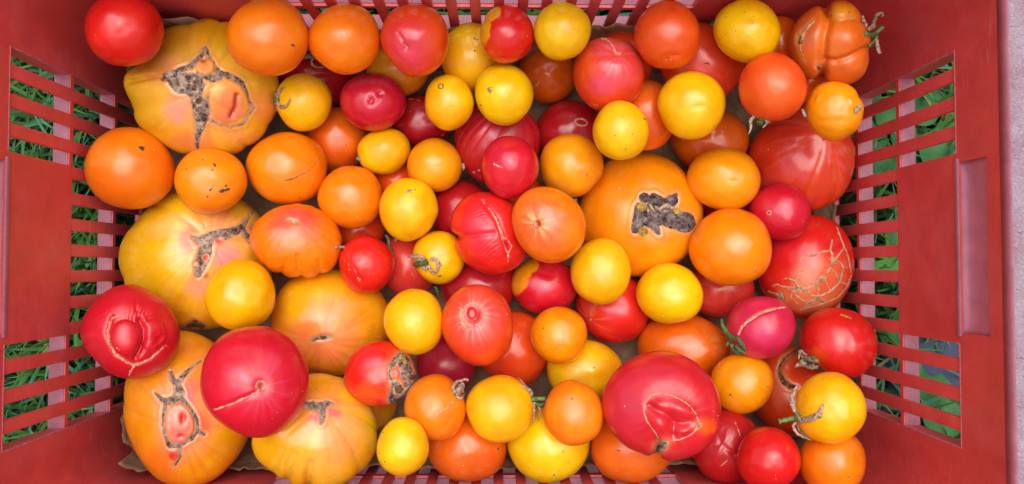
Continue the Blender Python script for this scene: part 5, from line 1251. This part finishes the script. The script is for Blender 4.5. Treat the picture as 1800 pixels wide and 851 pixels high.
T('giant folded dark-red tomato with ring-shaped tan scar, lower right of centre', 'C2', 1163, 712, 104, 96, 12, 3, .72, 3,
  ob=[(264, -.10, 6), (280, .03, 10), (-35, .03, 16), (245, -.02, 8), (-62, .02, 10), (35, -.02, 12), (150, .02, 18)],
  f=[('blob', 1163, 712, (115, 110, 0), '#c2202a', .4), ('blob', 1105, 720, (40, 55, 0), '#b93052', .4), ('blob', 1150, 660, (50, 20, 0), '#bb3450', .35), ('streak', 1180, 730, '#d04848', .4, 18, .9), ('dim', 1180, 734, (50, 40, 20), 9), ('dim', 1161, 742, (19, 27, -20), -14), ('dim', 1197, 721, (31, 15, 22), -14), ('dim', 1158, 711, (11, 9, 0), -4), ('crease', [(1142, 713), (1158, 724), (1176, 733), (1186, 748), (1184, 768)], 8, 6), ('crease', [(1188, 745), (1202, 747), (1216, 742)], 6, 4), ('line', [(1146, 714), (1160, 724), (1177, 734), (1186, 748), (1184, 764)], 6, '#96101a', .5), ('dim', 1205, 758, (16, 8, -15), -5), ('blob', 1170, 735, (40, 40, 0), '#cc2430', .6), ('blob', 1243, 750, (18, 16, 0), '#d8520e', .9), ('crease', [(1155, 775), (1157, 790), (1150, 806)], 6, 8)],  # dark red line paints shade into the deep crease
  parts=[('scar', [pl([(1161, 691, 1.6), (1144, 695, 1.8), (1134, 709, 1.8), (1131.5, 724, 2), (1137, 741, 1.8), (1149, 757, 1.8), (1158, 771, 1.8), (1161, 780, 2)], 2), pl([(1161, 691, 1.6), (1181, 695, 1.7), (1198, 703, 2), (1214, 714, 1.7), (1225, 731, 1.6), (1229, 745, 2.6), (1226, 754, 3.4), (1214, 765, 2), (1198, 772, 2), (1180, 776, 1.5)], 2)], (), 'tan', 1.1, 1, .8), ('scar', [[(1158, 789, 7), (1165, 783, 8), (1172, 779, 4)]], (), 'cork', 2.5, 1), ('scar', [[(1228, 748, 3)]], (), 'dark', 1.6, 1, .8), ('dots', [(1247, 687, 1.3), (1254, 723, 1.2), (1255, 729, 1.2), (1262, 731, 1.2), (1254, 737, 1.2), (1258, 735, 1), (1122, 625, 1.2), (1214, 650, 1.2)], 'tan')])
T('pink-crimson tomato with wide pale suture and green calyx, lower right', 'P', 1337, 575, 60, 56, -10, 3, .93, 2,
  f=[('blob', 1345, 590, (30, 26, 0), '#c8305e', .5), ('crease', [(1300, 587), (1306, 572), (1325, 558), (1348, 546), (1379, 541)], 3, 1.5)],
  parts=[('scar', [pl([(1298, 588, 3), (1304, 575, 3.4), (1313, 566, 3.4), (1325, 558, 3.6), (1337, 551, 3), (1350, 546, 3.4), (1365, 542, 3), (1380, 540, 2.2)], 3)], (), 'tan', .7, .8, .8), ('stem', [(1290, 606, 2), (1284, 609, 5)], 4, 'stem'), ('sepal', [(1298, 596, 3), (1287, 591, 4), (1277, 584, 5), (1271, 574, 5), (1268, 560, 4)], 3.6, 'gsepal'), ('sepal', [(1296, 592, 3), (1305, 603, 3), (1311, 617, 2)], 3, 'gsepal'), ('sepal', [(1294, 606, 3), (1302, 614, 3), (1312, 619, 2)], 3.2, 'gsepal'), ('sepal', [(1288, 604, 3), (1281, 602, 5), (1276, 609, 5)], 2.4, 'gsepal'), ('sepal', [(1288, 610, 3), (1294, 618, 3), (1304, 622, 1)], 3, 'gsepal'), ('dots', [(1300, 533, 1.6), (1285, 556, 1.2), (1362, 588, 1), (1369, 603, 1), (1370, 568, .9)], 'tan'), ('fleck', [(1357, 617), (1361, 615)], 1.4)])
T('red kidney-shaped tomato with dry calyx underneath, leaning on the right slats', 'R', 1474, 602, 71, 60, 18, 3, .9, 2, ob=[(205, .02, 15), (228, -.07, 12), (-70, .02, 20), (120, .02, 20)],
  f=[('crease', [(1478, 560), (1484, 580), (1482, 620), (1470, 650)], 12, 1.5), ('blob', 1475, 600, (40, 34, 0), '#d63a40', .4), ('blob', 1438, 625, (18, 16, 30), '#db560c', .6), ('crease', [(1492, 555), (1500, 580)], 8, 1)],
  parts=[('scar', [[(1478, 553, 1.2), (1487, 556, 2.4), (1496, 559, 1.2)]], (), 'ochre', .7, 1, .7), ('scar', [ring(1438, 581, 5, 5, 0, 150, 330, .5, 8), ring(1438, 581, 8, 8, 0, 160, 330, .5, 8)], (), 'tan', .3, .3, .6),
         ('stem', [(1432, 628, 1), (1424, 634, 5), (1418, 638, 8)], 5, 'gsepal'), ('sepal', [(1440, 634, 2), (1428, 630, 6), (1416, 626, 8), (1412, 620, 8)], 3, 'sepal'), ('sepal', [(1432, 640, 2), (1420, 640, 6), (1406, 640, 8), (1398, 645, 8)], 3.8, 'dry'), ('sepal', [(1440, 644, 1), (1428, 646, 4), (1414, 642, 6), (1404, 640, 7)], 3, 'dry'), ('sepal', [(1426, 626, 3), (1416, 632, 7), (1406, 634, 8)], 2.4, 'sepal'), ('sepal', [(1452, 650, 0), (1440, 648, 3), (1430, 640, 5)], 3, 'gsepal'), ('sepal', [(1420, 624, 4), (1412, 616, 6), (1406, 620, 7), (1404, 632, 7)], 2, 'dry')])
T('yellow tomato with thick green stem and spidery calyx, lower right', 'Y', 1459, 717, 63, 64, 0, 3, .94, 1, f=[('blob', 1459, 717, (70, 70, 0), '#eaac08', .5)],
  parts=[('stem', [(1408, 733, 4), (1396, 735, 7), (1382, 738, 9), (1369, 741, 9)], 4.6, 'stem'), ('sepal', [(1408, 734, 4), (1420, 737, 4), (1432, 733, 3), (1442, 725, 3), (1447, 710, 2)], 3.8), ('sepal', [(1418, 738, 4), (1430, 736, 4), (1438, 729, 4), (1444, 732, 4), (1441, 735, 3)], 2), ('sepal', [(1404, 728, 4), (1394, 716, 6), (1392, 700, 6), (1397, 686, 5), (1402, 677, 3)], 2.8), ('sepal', [(1402, 724, 4), (1396, 712, 5), (1398, 700, 4)], 2, 'sepal'), ('sepal', [(1404, 740, 4), (1395, 748, 6), (1400, 760, 5), (1412, 768, 3), (1427, 774, 2)], 2), ('sepal', [(1403, 744, 4), (1408, 756, 4), (1420, 770, 3)], 1.4), ('stem', [(1402, 722, 4), (1406, 732, 5), (1412, 742, 4)], 3.4, 'sepal')])

settle()
for i_, t_ in enumerate(TOMS):
    build_tomato(t_, i_)
print('TOMATO Z', [(round(float(t['P'][2]), 3), t['L'], t['cx'], t['cy']) for t in TOMS])
